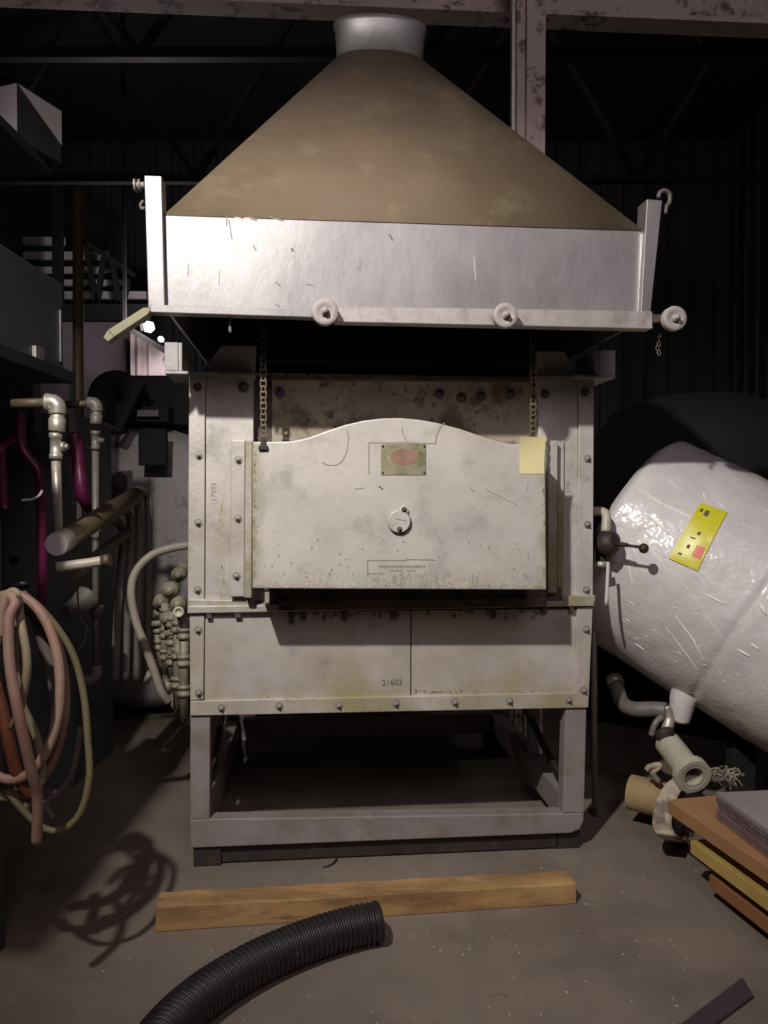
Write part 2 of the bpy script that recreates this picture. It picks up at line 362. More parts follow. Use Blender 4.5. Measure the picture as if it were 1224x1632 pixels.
# shared bolts (axis towards -y)
def hexbolt(r, h, washer):
    m = MB()
    if washer: m.lathe((0, 0, 0), (0, -1, 0), [(0, 0), (0, r * 1.55), (h * .25, r * 1.55), (h * .25, 0)], 16)
    m.lathe((0, -h * .25, 0), (0, -1, 0), [(0, r), (h * .7, r), (h * .75, r * .85), (h * .75, 0)], 6); m.sm = [False] * len(m.sm)
    m.lathe((0, -h, 0), (0, -1, 0), [(0, r * .5), (h * .9, r * .5), (h * .9, 0)], 8)
    return m
BOLT = hexbolt(.0105, .010, True).mesh('bolt', 'bolt'); BOLTD = hexbolt(.0115, .010, True).mesh('bolt', 'boltdark')
RIV = hexbolt(.0045, .003, False).mesh('rivet', 'boltdark')
def bolts(par, pts, off, mesh=BOLT, name='bolt', s=1.0):
    for x, y in pts: place(mesh, name, par, L(x, y, off), (0, random.uniform(0, 1), 0), s)
pl_ = MB().pp([(328.5, 600), (404, 600), (404, 963), (327, 963)], 0, -.06).build('front_panel', 'alu', fu, .002)
sl = MB().pp([(301, 598), (327, 598), (325.5, 968), (299, 968)], .012, -.06).build('corner_angle', 'alu', fu, .003)
bolts(sl, [(317, 726), (316, 833), (315, 940)], .012); bolts(sl, [(315, 617)], .012, BOLTD)
bolts(pl_, [(388, 617)], 0, BOLTD, s=1.25)
pr = MB().pp([(858, 606), (921, 606), (919, 958), (860, 958)], 0, -.06).build('front_panel', 'alu', fu, .002)
sr = MB().pp([(923, 603), (947, 603), (945, 958), (920.5, 958)], .012, -.06).build('corner_angle', 'alu', fu, .003)
bolts(sr, [(936, 731), (936, 836), (934, 940)], .012); bolts(sr, [(932, 625)], .012, BOLTD)
bolts(pr, [(868, 628)], 0, BOLTD, s=1.1)
MB().pp([(300, 592), (406, 594), (406, 600), (300, 598)], .015, -.1).build('cap_plate', 'alu_dirty', fu, .002)
MB().pp([(855, 598), (948, 598), (948, 604), (855, 605)], .015, -.1).build('cap_plate', 'alu_dirty', fu, .002)
# stamped numbers
def tmat(px, py, off, rz=0):
    return Matrix.Translation(L(px, py, off)) @ Matrix.Rotation(R(90), 4, 'X') @ Matrix.Rotation(rz, 4, 'Z')
textmb('17593', .030, tmat(341, 784, .0005, R(90))).build('stamped_number', 'inkfaint', pl_)
textmb('1759', .024, tmat(906, 776, .0005, R(90))).build('stamped_number', 'inkfaint', pr)
# lintel behind chains
li = MB().pp([(433, 604), (848, 607), (848, 740), (433, 740)], -.045, -.062).build('lintel_panel', 'lintel', fu, .003)
bolts(li, [(446, 626), (700, 628), (735, 634), (766, 632), (812, 629)], -.045, BOLTD, s=1.2)
MB().pp([(432, 598), (850, 601), (850, 608), (432, 605)], -.02, -.07).build('lintel_lip', 'sill', fu, .002)
MB().pp([(404, 598), (433, 598), (433, 940), (404, 940)], -.05, -.062).build('chain_channel', 'sill', fu)
MB().pp([(848, 600), (858, 600), (860, 940), (848, 940)], -.05, -.062).build('chain_channel', 'sill', fu)
MB().pp([(433, 740), (848, 740), (848, 945), (433, 945)], -.052, -.062).build('furnace_mouth', 'dark', fu)
# sill
si = MB().pp([(299, 966), (947, 957), (948, 966), (298, 978)], .03, -.06).build('sill', 'alu_dirty', fu, .004)
MB().pp([(430, 940), (895, 936), (895, 958), (430, 964)], .02, -.06).build('sill_step', 'sill', fu, .004)
MB().pp([(444, 958), (872, 953), (872, 967), (444, 974)], .045, .028).build('sill_bar', 'sill', fu, .003)
MB().pp([(300, 955), (404, 957), (404, 967), (300, 969)], .022, -.06).build('sill_ledge', 'alu_dirty', fu, .004)
MB().pp([(896, 950), (949, 949), (949, 960), (896, 960)], .03, -.06).build('sill_ledge', 'alu_dirty', fu, .004)
for x, y, hw, hh in ((333, 981, 5, 5), (379, 979, 6, 6), (465, 984, 5, 9), (484, 981, 5, 7), (549, 981, 5, 7), (628, 979, 6, 8), (787, 976, 5, 9), (868, 972, 5, 6), (912, 971, 4, 5)):
    MB().pp([(x - hw, y - hh), (x + hw, y - hh), (x + hw * .8, y + hh), (x - hw * .8, y + hh)], .024, -.002).build('lug', 'sill', fu, .003)
# lower panels
lpL = MB().pp([(327, 977), (654.2, 973), (654.2, 1111), (326, 1117)], 0, -.06).build('lower_panel', 'lower', fu, .002)
lpR = MB().pp([(655.8, 973), (920, 970), (917, 1106), (655.8, 1111)], 0, -.06).build('lower_panel', 'lower', fu, .002)
textmb('21602', .034, tmat(625, 1088, .0006)).build('stencilled_number', 'ink', lpL)
s1 = MB().pp([(302, 979), (325.5, 979), (324, 1115), (303, 1117)], .012, -.06).build('lower_corner_angle', 'lower', fu, .003)
s2 = MB().pp([(919.5, 968), (945, 966), (939, 1106), (917, 1106)], .012, -.06).build('lower_corner_angle', 'lower', fu, .003)
s3 = MB().pp([(303, 1117.3), (917, 1104), (939, 1104), (938, 1128), (303, 1141)], .012, -.06).build('lower_bottom_angle', 'lower', fu, .003)
bolts(s1, [(316, 1004), (317, 1104)], .012); bolts(s2, [(934, 1003), (930, 1100)], .012)
bolts(s3, [(353, 1128), (445, 1125), (540, 1124), (631, 1121), (725, 1119), (812, 1117), (906, 1115)], .012)
# stand
z0, z1 = L(303, 1352).z, L(303, 1304).z
MB().pp([(303, 1141), (335, 1141), (334, 1306), (303, 1306)], .0, -.07).build('leg', 'stand', fu, .004)
MB().pp([(901, 1129), (935, 1129), (931, 1296), (897, 1296)], .0, -.07).build('leg', 'stand', fu, .004)
MB().pp([(303, 1306), (931, 1296), (930, 1310), (924, 1322), (910, 1328), (303, 1352)], .0, -.075).build('front_rail', 'stand', fu, .005)
xl, xr = L(303, 1300).x, L(932, 1300).x
MB().box(xl, xl + .07, .075, DEP, z0, z1).build('side_rail', 'stand', fu, .004)
MB().box(xr - .07, xr, .075, DEP, z0, z1).build('side_rail', 'stand', fu, .004)
MB().box(xl + .07, xr - .07, DEP - .07, DEP, z0, z1).build('rear_rail', 'stand', fu, .004)
for xx in (xl, xr - .07):
    MB().box(xx, xx + .07, DEP - .07, DEP, z1, ZB).build('leg', 'stand', fu, .004)
    MB().box(xx + .01, xx + .06, .62, .68, z1, ZB).build('leg', 'stand', fu, .004)
MB().bar((xl + .05, .1, z1 + .02), (xl + .05, DEP - .1, ZB - .03), .02, .035).build('brace', 'dark', fu)
MB().bar((xr - .05, .1, z1 + .02), (xr - .05, DEP - .1, ZB - .03), .02, .035).build('brace', 'dark', fu)
for xx, yy in ((xl + .01, .015), (xr - .12, .03), (xl + .01, DEP - .12), (xr - .12, DEP - .12)):
    MB().box(xx, xx + .11, yy, yy + .1, 0, z0).build('foot_block', 'dark', fu, .004)
MB().box(xl + .1, xr - .1, .03, .10, .006, z0 - .004).build('skid_plank', 'dark', fu, .004)
# hood brackets on top
ZH = L(640, 514, .4).z - .012
def zt(px, y=544, off=0): return L(px, y, off)
def bracket(side):
    if side < 0:
        X = lambda p, o=0: L(p, 590, o).x
        zb = L(280, 591, .02).z
        b = MB().box(X(262, .02), X(284, .02), -.02, .03, zb, ZH).build('hood_bracket', 'bracket', fu, .003)
        MB().box(X(262, .02), X(348, .02), -.02, .24, zb - .012, zb).build('bracket_foot', 'bracket', b, .002)
        MB().box(X(284, .02), X(290, .02), -.015, .24, zb, ZH).build('bracket_web', 'bracket', b, .002)
        MB().pl([(X(318), zb), (X(405), zb - .008), (X(408), ZH), (X(352), ZH)], .03, .05).build('gusset', 'bracket', b, .002)
        MB().box(X(309), X(405), -.0, .2, ZT - .004, zb - .012).build('spacer', 'dark', b)
    else:
        X = lambda p, o=0: L(p, 598, o).x
        zb = L(970, 598, .02).z
        b = MB().box(X(956, .02), X(981, .02), -.02, .03, zb, ZH).build('hood_bracket', 'bracket', fu, .003)
        MB().box(X(912, .02), X(981, .02), -.02, .24, zb - .012, zb).build('bracket_foot', 'bracket', b, .002)
        MB().box(X(950, .02), X(956, .02), -.015, .24, zb, ZH).build('bracket_web', 'bracket', b, .002)
        MB().pl([(X(856), zb), (X(926), zb), (X(903), ZH), (X(856), ZH)], .03, .05).build('gusset', 'bracket', b, .002)
        MB().box(X(858), X(940), -.0, .2, ZT - .004, zb - .012).build('spacer', 'dark', b)
bracket(-1); bracket(1)
MB().cyl(L(428, 583, -.1), L(852, 585, -.1), .008).build('cross_rod', 'dark', fu)
MB().cyl(L(428, 575, -.6), L(852, 577, -.6), .012).build('cross_rod', 'greypipe', fu)
# door
arch = [(402, 704), (440, 704), (466, 703), (490, 698), (520, 687), (550, 677), (580, 670), (610, 666.5), (640, 666), (670, 669), (700, 674.5), (735, 684), (770, 696), (795, 704), (815, 708), (840, 708), (869, 708)]
DO = .27
dr = MB().pp(arch + [(871, 940), (402, 938)], DO, .08).build('door', 'alu_door', fu, .005)
dr['label'] = 'arched furnace door in peeling silver paint'
npz = MB().pp([(607, 707), (679, 707), (679, 757), (607, 757)], DO + .003, DO - .001).build('nameplate', 'brass', dr, .001)
el = [(643 + 21 * math.cos(t * math.pi / 12) * (1.1 if math.cos(t * math.pi / 12) > 0 else 1), 728 + 13 * math.sin(t * math.pi / 12)) for t in range(24)]
MB().pp(el, DO + .0038, DO + .001).build('emblem', 'emblem', dr)
MB().pp([(632, 728), (655, 727.5), (655, 729), (632, 729.5)], DO + .0042, DO + .003).build('emblem_line', 'brass', dr)
bolts(dr, [(610, 711), (676, 711), (610, 753), (676, 753)], DO + .003, RIV, 'rivet')
def strip(par, pts, wpx, off, mat='inkfaint', name='paint_crack', h=.0009):
    P = [L(x, y, off) for x, y in pts]; m = MB(); wd = wpx * 3.1 / FPX / 2
    for p, q in zip(P[:-1], P[1:]):
        t = (q - p); t.normalize(); nrm = Vector((-t.z, 0, t.x)) * wd; p2 = p - t * wd * .4; q2 = q + t * wd * .4
        m.hexa([p2 - nrm, q2 - nrm, q2 + nrm, p2 + nrm], [v + Vector((0, -h, 0)) for v in (p2 - nrm, q2 - nrm, q2 + nrm, p2 + nrm)])
    return m.build(name, mat, par)
strip(dr, [(588, 755), (588, 706), (640, 705.5), (694, 707)], 1.5, DO); strip(dr, [(694, 707), (696, 694), (701, 682), (708, 674)], 1.8, DO)
strip(dr, [(553, 684), (556, 700), (552, 722), (545, 736), (534, 742), (522, 741), (513, 737)], 1.4, DO)
strip(dr, [(641, 681), (642, 690), (648, 704)], 1.0, DO); strip(dr, [(604, 775), (610, 780)], 2, DO, 'ink')
strip(dr, [(586, 918), (586, 893), (648, 893)], 1.6, DO); strip(dr, [(648, 891.5), (694, 892.5)], 1.6, DO); strip(dr, [(586, 914), (612, 914)], 1.2, DO)
strip(dr, [(566, 779), (580, 778)], 1.2, DO); strip(dr, [(693, 846), (700, 858), (703, 868)], 1, DO); strip(dr, [(774, 780), (826, 806)], .7, DO)
strip(dr, [(841, 770), (841, 784)], 1, DO); strip(dr, [(841, 876), (842, 892)], 1, DO); strip(dr, [(750, 778), (756, 784)], 1.5, DO)
# faint two-line cast lettering
m = MB(); x = 604.0
while x < 678:
    wl = random.uniform(1.6, 3.4); y = 903 + random.uniform(-.5, .5)
    m.pp([(x, y - 2.2), (x + wl, y - 2), (x + wl, y + 2), (x, y + 2.2)], DO + .0008, DO - .001); x += wl + random.uniform(.5, 1.2)
x = 620.0
while x < 662:
    wl = random.uniform(1.6, 3.0); y = 909.5 + random.uniform(-.4, .4)
    if not 642 < x < 647: m.pp([(x, y - 1.4), (x + wl, y - 1.3), (x + wl, y + 1.3), (x, y + 1.4)], DO + .0008, DO - .001)
    x += wl + random.uniform(.6, 1.2)
tag(m.build('cast_lettering', 'inkfaint', dr), kind='stuff')
# scuffs along the lower edge
m = MB()
for i in range(150):
    x = random.gauss(640, 75); y = random.uniform(914, 938); ln = random.uniform(1.5, 8); wd = random.uniform(.4, 1.1); sk = random.uniform(-2, 2)
    if not 420 < x < 860: continue
    m.pp([(x, y - ln / 2), (x + wd, y - ln / 2), (x + wd + sk, min(939, y + ln / 2)), (x + sk, min(939, y + ln / 2))], DO + .0006, DO - .001)
for i in range(60):
    x = random.uniform(415, 862); y = random.uniform(860, 936); r = random.uniform(.6, 1.8)
    m.pp([(x - r, y - r * .6), (x + r, y - r), (x + r, y + r * .7), (x - r * .5, y + r)], DO + .0006, DO - .001)
tag(m.build('scuff_marks', 'inkfaint', dr), kind='stuff')
# grime along the door edges, rust along the lower seam, drips under the sill
def grime(par, n, fx, fy, off, mat, name, r0, r1, asp=1.0):
    g = MB()
    for i in range(n):
        x, y = fx(), fy(); r = random.uniform(r0, r1); rx, ry = r, r * asp * random.uniform(.6, 1.4); a = random.uniform(0, 6)
        g.pp([(x + rx * random.uniform(.6, 1.2) * math.cos(a + k * 1.05), y + ry * random.uniform(.6, 1.2) * math.sin(a + k * 1.05)) for k in range(6)], off + .0005, off - .001)
    return tag(g.build(name, mat, par), kind='stuff')
U = random.uniform
grime(dr, 70, lambda: 404.5 + abs(random.gauss(0, 2.5)), lambda: U(712, 934), DO, 'grime', 'edge_grime', .6, 2.0, 1.6)
grime(dr, 45, lambda: 868 - abs(random.gauss(0, 2.2)), lambda: U(716, 934), DO, 'grime', 'edge_grime', .6, 1.9, 1.6)
grime(dr, 120, lambda: U(408, 866), lambda: 936 - abs(random.gauss(0, 3)), DO, 'grime', 'edge_grime', .5, 2.0, .7)
grime(lpL, 60, lambda: U(340, 650), lambda: 1112.0 - abs(random.gauss(0, 1.6)), 0, 'grime', 'seam_rust', .6, 2.2, .5)
grime(lpR, 130, lambda: U(660, 905), lambda: 1105.0 - abs(random.gauss(0, 2.4)), 0, 'grime', 'seam_rust', .6, 2.8, .6)
grime(lpL, 40, lambda: U(450, 650), lambda: 976 + abs(random.gauss(0, 5)), 0, 'soot', 'soot_drips', .8, 3.2, 1.3)
grime(lpR, 36, lambda: U(660, 860), lambda: 973 + abs(random.gauss(0, 5)), 0, 'soot', 'soot_drips', .8, 3.2, 1.2)
grime(pl_, 34, lambda: random.gauss(354, 2.5), lambda: U(780, 955), 0, 'streak', 'rust_streak', .6, 2.0, 4.0)
grime(li, 60, lambda: U(440, 840), lambda: U(608, 690), -.045, 'soot', 'soot_spots', .8, 4.0, 1.2)
# peep hole cover
pc = MB(); c = L(637, 833, DO); pc.cyl(c, c + Vector((0, -.008, 0)), .044, n=32).build('peephole_rim', 'boltdark', dr)
pc = MB(); c = L(635.5, 831, DO); pc.cyl(c + Vector((0, -.006, 0)), c + Vector((0, -.016, 0)), .0415, n=32)
q = L(643, 813, DO); pc.cyl(q + Vector((0, -.0065, 0)), q + Vector((0, -.0155, 0)), .016, n=16); pc.build('peephole_cover', 'alu_door', dr, .002)
bolts(dr, [(644, 812)], DO + .015, BOLTD, 'pivot_screw', .6); bolts(dr, [(637, 844)], DO + .015, BOLTD, 'pivot_screw', .6)
strip(dr, [(631, 827), (647, 830)], 1.2, DO + .016)
# guides
gl = MB().pp([(369, 702), (390.5, 702), (389, 951), (366, 951)], .05, 0).build('door_guide', 'alu', fu, .003)
MB().pp([(391, 701), (402, 703), (401, 953), (389, 953)], .085, 0).build('guide_flange', 'alu_dirty', gl, .003)
bolts(gl, [(380, 733), (379, 826), (377, 918)], .05)
gr = MB().pp([(874, 702), (889, 702), (888, 945), (874, 945)], .05, 0).build('door_guide', 'alu_dirty', fu, .003)
MB().pp([(889, 702), (899, 703), (898, 943), (889, 943)], .012, 0).build('guide_flange', 'alu_dirty', gr, .002)
# chains
def chain(px, y0, y1, off):
    a, b = L(px, y0, off), L(px, y1, off); b.z = max(b.z, a.z)
    m = MB(); z = a.z; k = 0; p = .021
    while z < ZH + .02:
        wdt = .0075 if k % 2 else .0105
        for sx in (-1, 1): m.box(a.x + sx * wdt - .002, a.x + sx * wdt + .002, a.y - .007, a.y + .007, z, z + p * 1.25)
        m.cyl((a.x - .011, a.y, z + p * .1), (a.x + .011, a.y, z + p * .1), .0055, n=8); z += p; k += 1
    return m.build('lift_chain', 'chain', fu)
chain(420, 706, 0, .19); chain(849, 706, 0, .19)
MB().pp([(412, 710), (427, 710), (427, 717), (412, 717)], DO + .012, DO - .03).build('chain_anchor', 'dark', dr, .002)
MB().pp([(415, 700), (424, 700), (424, 711), (415, 711)], DO + .006, .17).build('chain_anchor', 'dark', dr, .002)
# sticky note
def nf(u, v):
    x = 828 + 39 * u; y = 697 + 58 * v - (3 * (u - .5) ** 2 * (1 - v))
    p = L(x + (1 - v) * (1 - v) * (2 if u > .5 else -1), y, DO); p.y -= .0012 + .020 * (1 - v) ** 2.5 * (1.1 - .7 * u); return p
tag(MB().grid(nf, 10, 10, False, False).build('sticky_note', 'note', None, frame=True, solid=.0006), 'pale yellow sticky note curling on the upper right of the furnace door', 'note')

# ============================================================ HOOD
OH = .40
zb0 = L(640, 505, OH).z
hd = thing('exhaust_hood', 'dusty brown canopy hood with silver skirt and round collar over the furnace', 'hood', (0, .3, zb0), furnace_frame=True)
A, B_ = L(263, 344, OH), L(1027, 368, OH); C_, D_ = L(1022, 512, OH), L(263, 497, OH)
zTop = (A.z + B_.z) / 2; zBot = (C_.z + D_.z) / 2; hx0, hx1 = A.x, (B_.x + C_.x) / 2; HD = 1.35; hy0, hy1 = -OH, -OH + HD
sk = MB().box(hx0, hx1, hy0, hy0 + .012, zBot, zTop).build('skirt_front', 'alu_hood', hd, .002)
MB().box(hx0, hx0 + .012, hy0 + .012, hy1, zBot, zTop).build('skirt_side', 'alu_hood', hd, .002)
MB().box(hx1 - .012, hx1, hy0 + .012, hy1, zBot, zTop).build('skirt_side', 'alu_hood', hd, .002)
MB().box(hx0, hx1, hy1 - .012, hy1, zBot, zTop).build('skirt_back', 'dark', hd, .002)
# square-to-round canopy
cxl, cyl_ = L(606, 60, -(hy0 + HD / 2)).x, hy0 + HD / 2
Yc = -cyl_
rb = (L(676, 95, Yc).x - L(541, 95, Yc).x) / 2; rt = (L(680, 40, Yc).x - L(536, 40, Yc).x) / 2
zc0 = L(606, 97, Yc).z; zc1 = L(606, 37, Yc).z
zA = zTop + .001
cor = [Vector((hx0, hy0, zA)), Vector((hx1, hy0, zA)), Vector((hx1, hy1, zA)), Vector((hx0, hy1, zA))]
KY = .45; NQ = 14; m = MB(); vs = list(cor); fs = []
for i in range(4 * NQ):
    t = -math.pi / 2 + 2 * math.pi * i / (4 * NQ); vs.append(Vector((cxl + rb * math.cos(t), cyl_ + KY * rb * math.sin(t), zc0)))
for q in range(4):   # q=0: front-right corner arc
    c = (q + 1) % 4
    for i in range(NQ): fs.append((c, 4 + (q * NQ + i + 1) % (4 * NQ), 4 + q * NQ + i))
    fs.append((q, (q + 1) % 4, 4 + q * NQ))
m._add(vs, fs, True)
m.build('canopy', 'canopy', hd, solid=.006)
m = MB(); h = zc1 - zc0
m.lathe((0, 0, zc0 - .012), (0, 0, 1), [(0, rb * .93), (0, rb + .002), (h * .8, rt), (h * .86, rt + .007), (h, rt + .005), (h, rt - .01), (h * .8, rt - .014), (0, rb * .93)], 48)
m.v = [Vector((cxl + v.x, cyl_ + KY * v.y, v.z)) for v in m.v]
m.build('collar', 'collar', hd)
# corner posts
def hpost(p4, nm='corner_post'):
    return MB().pp(p4, OH + .03, OH - .05).build(nm, 'alu_hood', hd, .003)
p1 = hpost([(229.5, 279), (257.5, 280), (263, 493), (236, 492)])
p2 = hpost([(1031, 317), (1056, 319), (1037, 500), (1021, 500)])
pb = L(226, 296, OH); MB().cyl(L(214, 296, OH), L(232, 295, OH), .012, n=8).cyl(L(214, 296, OH), L(217, 296, OH), .024, n=8).cyl(L(221, 295.5, OH), L(224, 295.5, OH), .022, n=8).build('post_bolt', 'galv', p1)
MB().tube([L(229, 320, OH), L(224, 326, OH), L(226, 333, OH), L(231, 331, OH)], .006, 8).build('post_hook', 'boltdark', p1)
MB().tube([L(1049, 316, OH), L(1052, 307, OH), L(1060, 304, OH), L(1067, 310, OH), L(1067, 322, OH), L(1062, 330, OH), L(1060, 341, OH)], .009, 10).build('post_hook', 'boltdark', p2)
MB().pp([(259, 345), (263.5, 345), (264, 494), (261, 494)], OH + .004, OH - .02).build('seam', 'sill', hd)
MB().pp([(1021, 371), (1029, 371), (1023, 500), (1016, 500)], OH + .008, OH - .01).build('weld_bead', 'chrome', hd, .003)
for pts, wpx, mt in (([(362, 346), (361, 360)], 2, 'inkfaint'), ([(365, 350), (368, 372), (370, 382)], 1.6, 'inkfaint'), ([(375, 346), (386, 350), (398, 347)], 3, 'whitebox'), ([(400, 348), (409, 351)], 3, 'inkfaint'),
        ([(404, 392), (408, 399)], 2, 'inkfaint'), ([(465, 396), (467, 400)], 2.4, 'ink'), ([(621, 374), (626, 383)], 1.6, 'ink'), ([(577, 412), (573, 436)], 1.3, 'inkfaint'), ([(572, 424), (570, 430)], 1.6, 'inkfaint'),
        ([(440, 450), (446, 455)], 3, 'inkfaint'), ([(488, 453), (499, 455)], 2, 'inkfaint'), ([(755, 410), (758, 445)], 1.2, 'whitebox'), ([(350, 430), (349, 455)], .9, 'inkfaint'), ([(430, 346), (452, 352)], 2, 'inkfaint'),
        ([(300, 420), (300, 440)], .9, 'inkfaint'), ([(548, 432), (546, 440)], 1, 'inkfaint'), ([(440, 485), (446, 489)], 2, 'inkfaint'), ([(880, 440), (884, 452)], 1, 'inkfaint'), ([(700, 392), (708, 396)], 1, 'inkfaint')):
    strip(hd, pts, wpx, OH, mt, 'paint_chip', .0007)
# rails
zr0 = L(300, 503, OH + .05).z; zr1 = L(300, 494, OH + .05).z
MB().pp([(238, 492), (240, 485), (1040, 512), (1042, 523), (240, 498)], OH + .05, OH - .0).build('skirt_lip', 'alu_hood', hd, .003)
MB().pp([(533, 488), (1040, 496), (1040, 524), (533, 513)], OH + .055, OH + .0).build('roller_rail', 'rail', hd, .003)
def roller(px, py, r, off):
    c = L(px, py, off); rr = r * (3.2 - off - .0) / FPX * .985
    m = MB(); m.lathe(c + Vector((0, .03, 0)), (0, -1, 0), [(0, 0), (0, rr * .93), (.008, rr), (.03, rr), (.033, rr * .96), (.031, rr * .5), (.029, rr * .46), (.029, 0)], 32)
    o = m.build('roller', 'roller', hd)
    MB().lathe(c + Vector((0, .003, 0)), (0, -1, 0), [(0, rr * .32), (.014, rr * .32), (.014, 0)], 6).lathe(c, (0, -1, 0), [(0, rr * .2), (.024, rr * .2), (.024, 0)], 12).build('axle_nut', 'roller', o)
    MB().cyl(c + Vector((0, .03, 0)), c + Vector((0, .09, 0)), .01).build('axle', 'boltdark', o)
roller(518, 496.5, 21.5, OH + .10); roller(806, 502.5, 20.5, OH + .10); roller(1076, 507, 20.5, OH + .10)
MB().pp([(1036, 500), (1062, 502), (1062, 512), (1036, 514)], OH + .05, OH + .02).build('roller_arm', 'sill', hd, .002)
MB().pp([(236, 490), (240, 494), (236, 501), (182, 537), (171, 526), (228, 490)], OH + .03, OH - .02).build('lever', 'lever', hd, .003)
MB().pp([(171, 526), (182, 537), (172, 545), (164, 538)], OH + .03, OH - .02).build('lever_tip', 'lever', hd, .003)
MB().tube([L(368, 503, OH), L(366, 512, OH), L(367, 530, OH)], .006, 8).build('drip_hook', 'greypipe', hd)
m = MB()
for k in range(6):
    c = L(1048 + (k % 2) * 2, 527 + k * 7, OH); m.tube([c + Vector((.006 * math.cos(t), .003 * math.sin(t) if k % 2 else 0, .011 * math.sin(t))) for t in [i * math.pi / 4 for i in range(9)]], .0022, 6, sub=2)
m.build('pull_chain', 'boltdark', hd)

# ============================================================ BURNER MANIFOLD (left side of furnace)
mf = thing('burner_manifold', 'cluster of pipe fittings and valves on the left side of the furnace', 'manifold', (XL - .1, .3, .75), furnace_frame=True)
def F(px, py, y): return L(px, py, -y)
MB().tube([F(302, 1040, .10), F(287, 1040, .10), F(285, 1020, .12), F(285, 985, .12)], .022, 12).build('pipe', 'manifold', mf)
for px, py, y, r in ((285, 962, .04, .030), (272, 940, .30, .036), (286, 915, .52, .034), (258, 958, .42, .036), (294, 905, .75, .03), (268, 985, .25, .030), (254, 975, .45, .03)):
    c = F(px, py, y); MB().lathe(c + Vector((0, .03, 0)), (0, -1, 0), [(0, 0), (0, r), (.022, r), (.026, r * .72), (.034, r * .72), (.036, r * 1.02), (.062, r * 1.02), (.066, r * .5), (.074, r * .5), (.074, 0)], 14).build('fitting', 'manifold', mf)
for px, ya, yb, y, r in ((252, 985, 1085, .45, .019), (263, 960, 1075, .30, .017), (274, 975, 1080, .22, .019), (285, 975, 1130, .12, .023), (293, 985, 1145, .06, .020)):
    MB().cyl(F(px, ya, y), F(px, yb, y), r).build('riser', 'manifold', mf)
    for yy in (ya + (yb - ya) * .15, ya + (yb - ya) * .42, ya + (yb - ya) * .72):
        m = MB(); c = F(px, yy, y); m.lathe(c - Vector((0, 0, .022)), (0, 0, 1), [(0, 0), (0, r * 1.5), (.014, r * 1.5), (.016, r * 1.25), (.03, r * 1.25), (.032, r * 1.5), (.044, r * 1.5), (.044, 0)], 8).build('union', 'manifold', mf)
for pts, y in (([(240, 995), (262, 992)], .42), ([(262, 1010), (300, 1006)], .2), ([(245, 1062), (300, 1058)], .3), ([(240, 1070), (232, 1088)], .38), ([(268, 1040), (300, 1038)], .15)):
    MB().cyl(F(*pts[0], y), F(*pts[1], y), .014).build('pipe', 'manifold', mf)
c = F(285, 975, -.01); MB().lathe(c, (0, -1, 0), [(0, 0), (0, .022), (.012, .022), (.012, .013), (.006, .012), (.006, 0)], 18).build('brass_plug', 'pvc', mf)
MB().cyl(F(240, 966, .4), F(280, 942, .4), .006).build('pipe', 'manifold', mf)
MB().cyl(F(262, 1103, .25), F(272, 1085, .25), .025).build('motor_valve', 'manifold', mf)
MB().cyl(F(272, 1112, .2), F(302, 1150, .12), .022).build('pipe', 'manifold', mf)
tag(MB().tube([FM @ F(*p) for p in ((300, 869, .3), (272, 874, .28), (240, 886, .25), (216, 912, .22), (209, 945, .2), (216, 988, .18), (232, 1032, .16), (246, 1070, .15), (257, 1102, .15), (268, 1118, .17))], .0175, 14).build('flexible_conduit', 'conduit'),
    'thick grey flexible conduit looping out beside the burner fittings', 'conduit')

# right side valve
vv = thing('gas_valve', 'dark lever valve with ball handle on right flank of furnace', 'valve', L(965, 868, -.25), furnace_frame=True)
MB().lathe(F(950, 862, 0.10), F(985, 868, 0.00) - F(950, 862, 0.10), [(0, 0), (0, .04), (.05, .052), (.09, .05), (.105, .03), (.105, 0)], 18).build('body', 'dark', vv)
MB().cyl(F(980, 866, 0.00), F(1000, 869, -0.04), .011, .009).cyl(F(998, 869, -0.04), F(1021, 872, -0.08), .006).build('lever', 'dark', vv)
c = F(1026, 874, -0.09); MB().lathe(c - Vector((.02, 0, 0)), (1, 0, 0), [(.02 - .02 * math.cos(i * math.pi / 10), .021 * math.sin(i * math.pi / 10)) for i in range(11)], 18).build('ball_knob', 'dark', vv)
MB().tube([F(944, 815, 0.10), F(958, 815, 0.10), F(966, 822, 0.08), F(965, 848, 0.06)], .02, 12).build('elbow', 'pvc', vv)
MB().cyl(F(960, 875, 0.10), F(958, 905, 0.10), .026).build('stem', 'dark', vv)
MB().cyl(F(948, 899, 0.06), F(968, 900, 0.04), .014).build('nut', 'galv', vv)
MB().tube([F(968, 896, 0.00), F(969, 905, 0.00), F(966, 964, 0.00)], .0075, 10).build('white_handle', 'capwhite', vv)
MB().cyl(F(946, 905, .35), F(948, 1318, .35), .014).build('drop_pipe', 'greypipe', vv)

# ============================================================ TIMBER, HOSE, FLOOR BITS
tl, tr_ = onz(248, 1486), onz(919, 1441)
d = (tr_ - tl).normalized(); nn = Vector((-d.y, d.x, 0)); H = .088; W = .105
m = MB(); ns = 26; vs = []
for i in range(ns + 1):
    p = tl + (tr_ - tl) * i / ns; j = lambda s: Vector((0, random.uniform(-.0025, .0025), random.uniform(-.002, .002))) if 0 < s else Vector()
    hh = H - .012 * (i / ns)
    vs += [p, p + nn * W, p + nn * W + Vector((0, 0, hh)) + j(1), p + Vector((0, 0, hh)) + j(1)]
fs = [(0, 3, 2, 1), (ns * 4, ns * 4 + 1, ns * 4 + 2, ns * 4 + 3)]
for i in range(ns):
    for k in range(4): fs.append((i * 4 + k, i * 4 + (k + 1) % 4, (i + 1) * 4 + (k + 1) % 4, (i + 1) * 4 + k))
m._add(vs, fs); tag(m.build('timber', 'wood', bevel=.004), 'rough square timber lying on the floor in front of the furnace', 'timber')
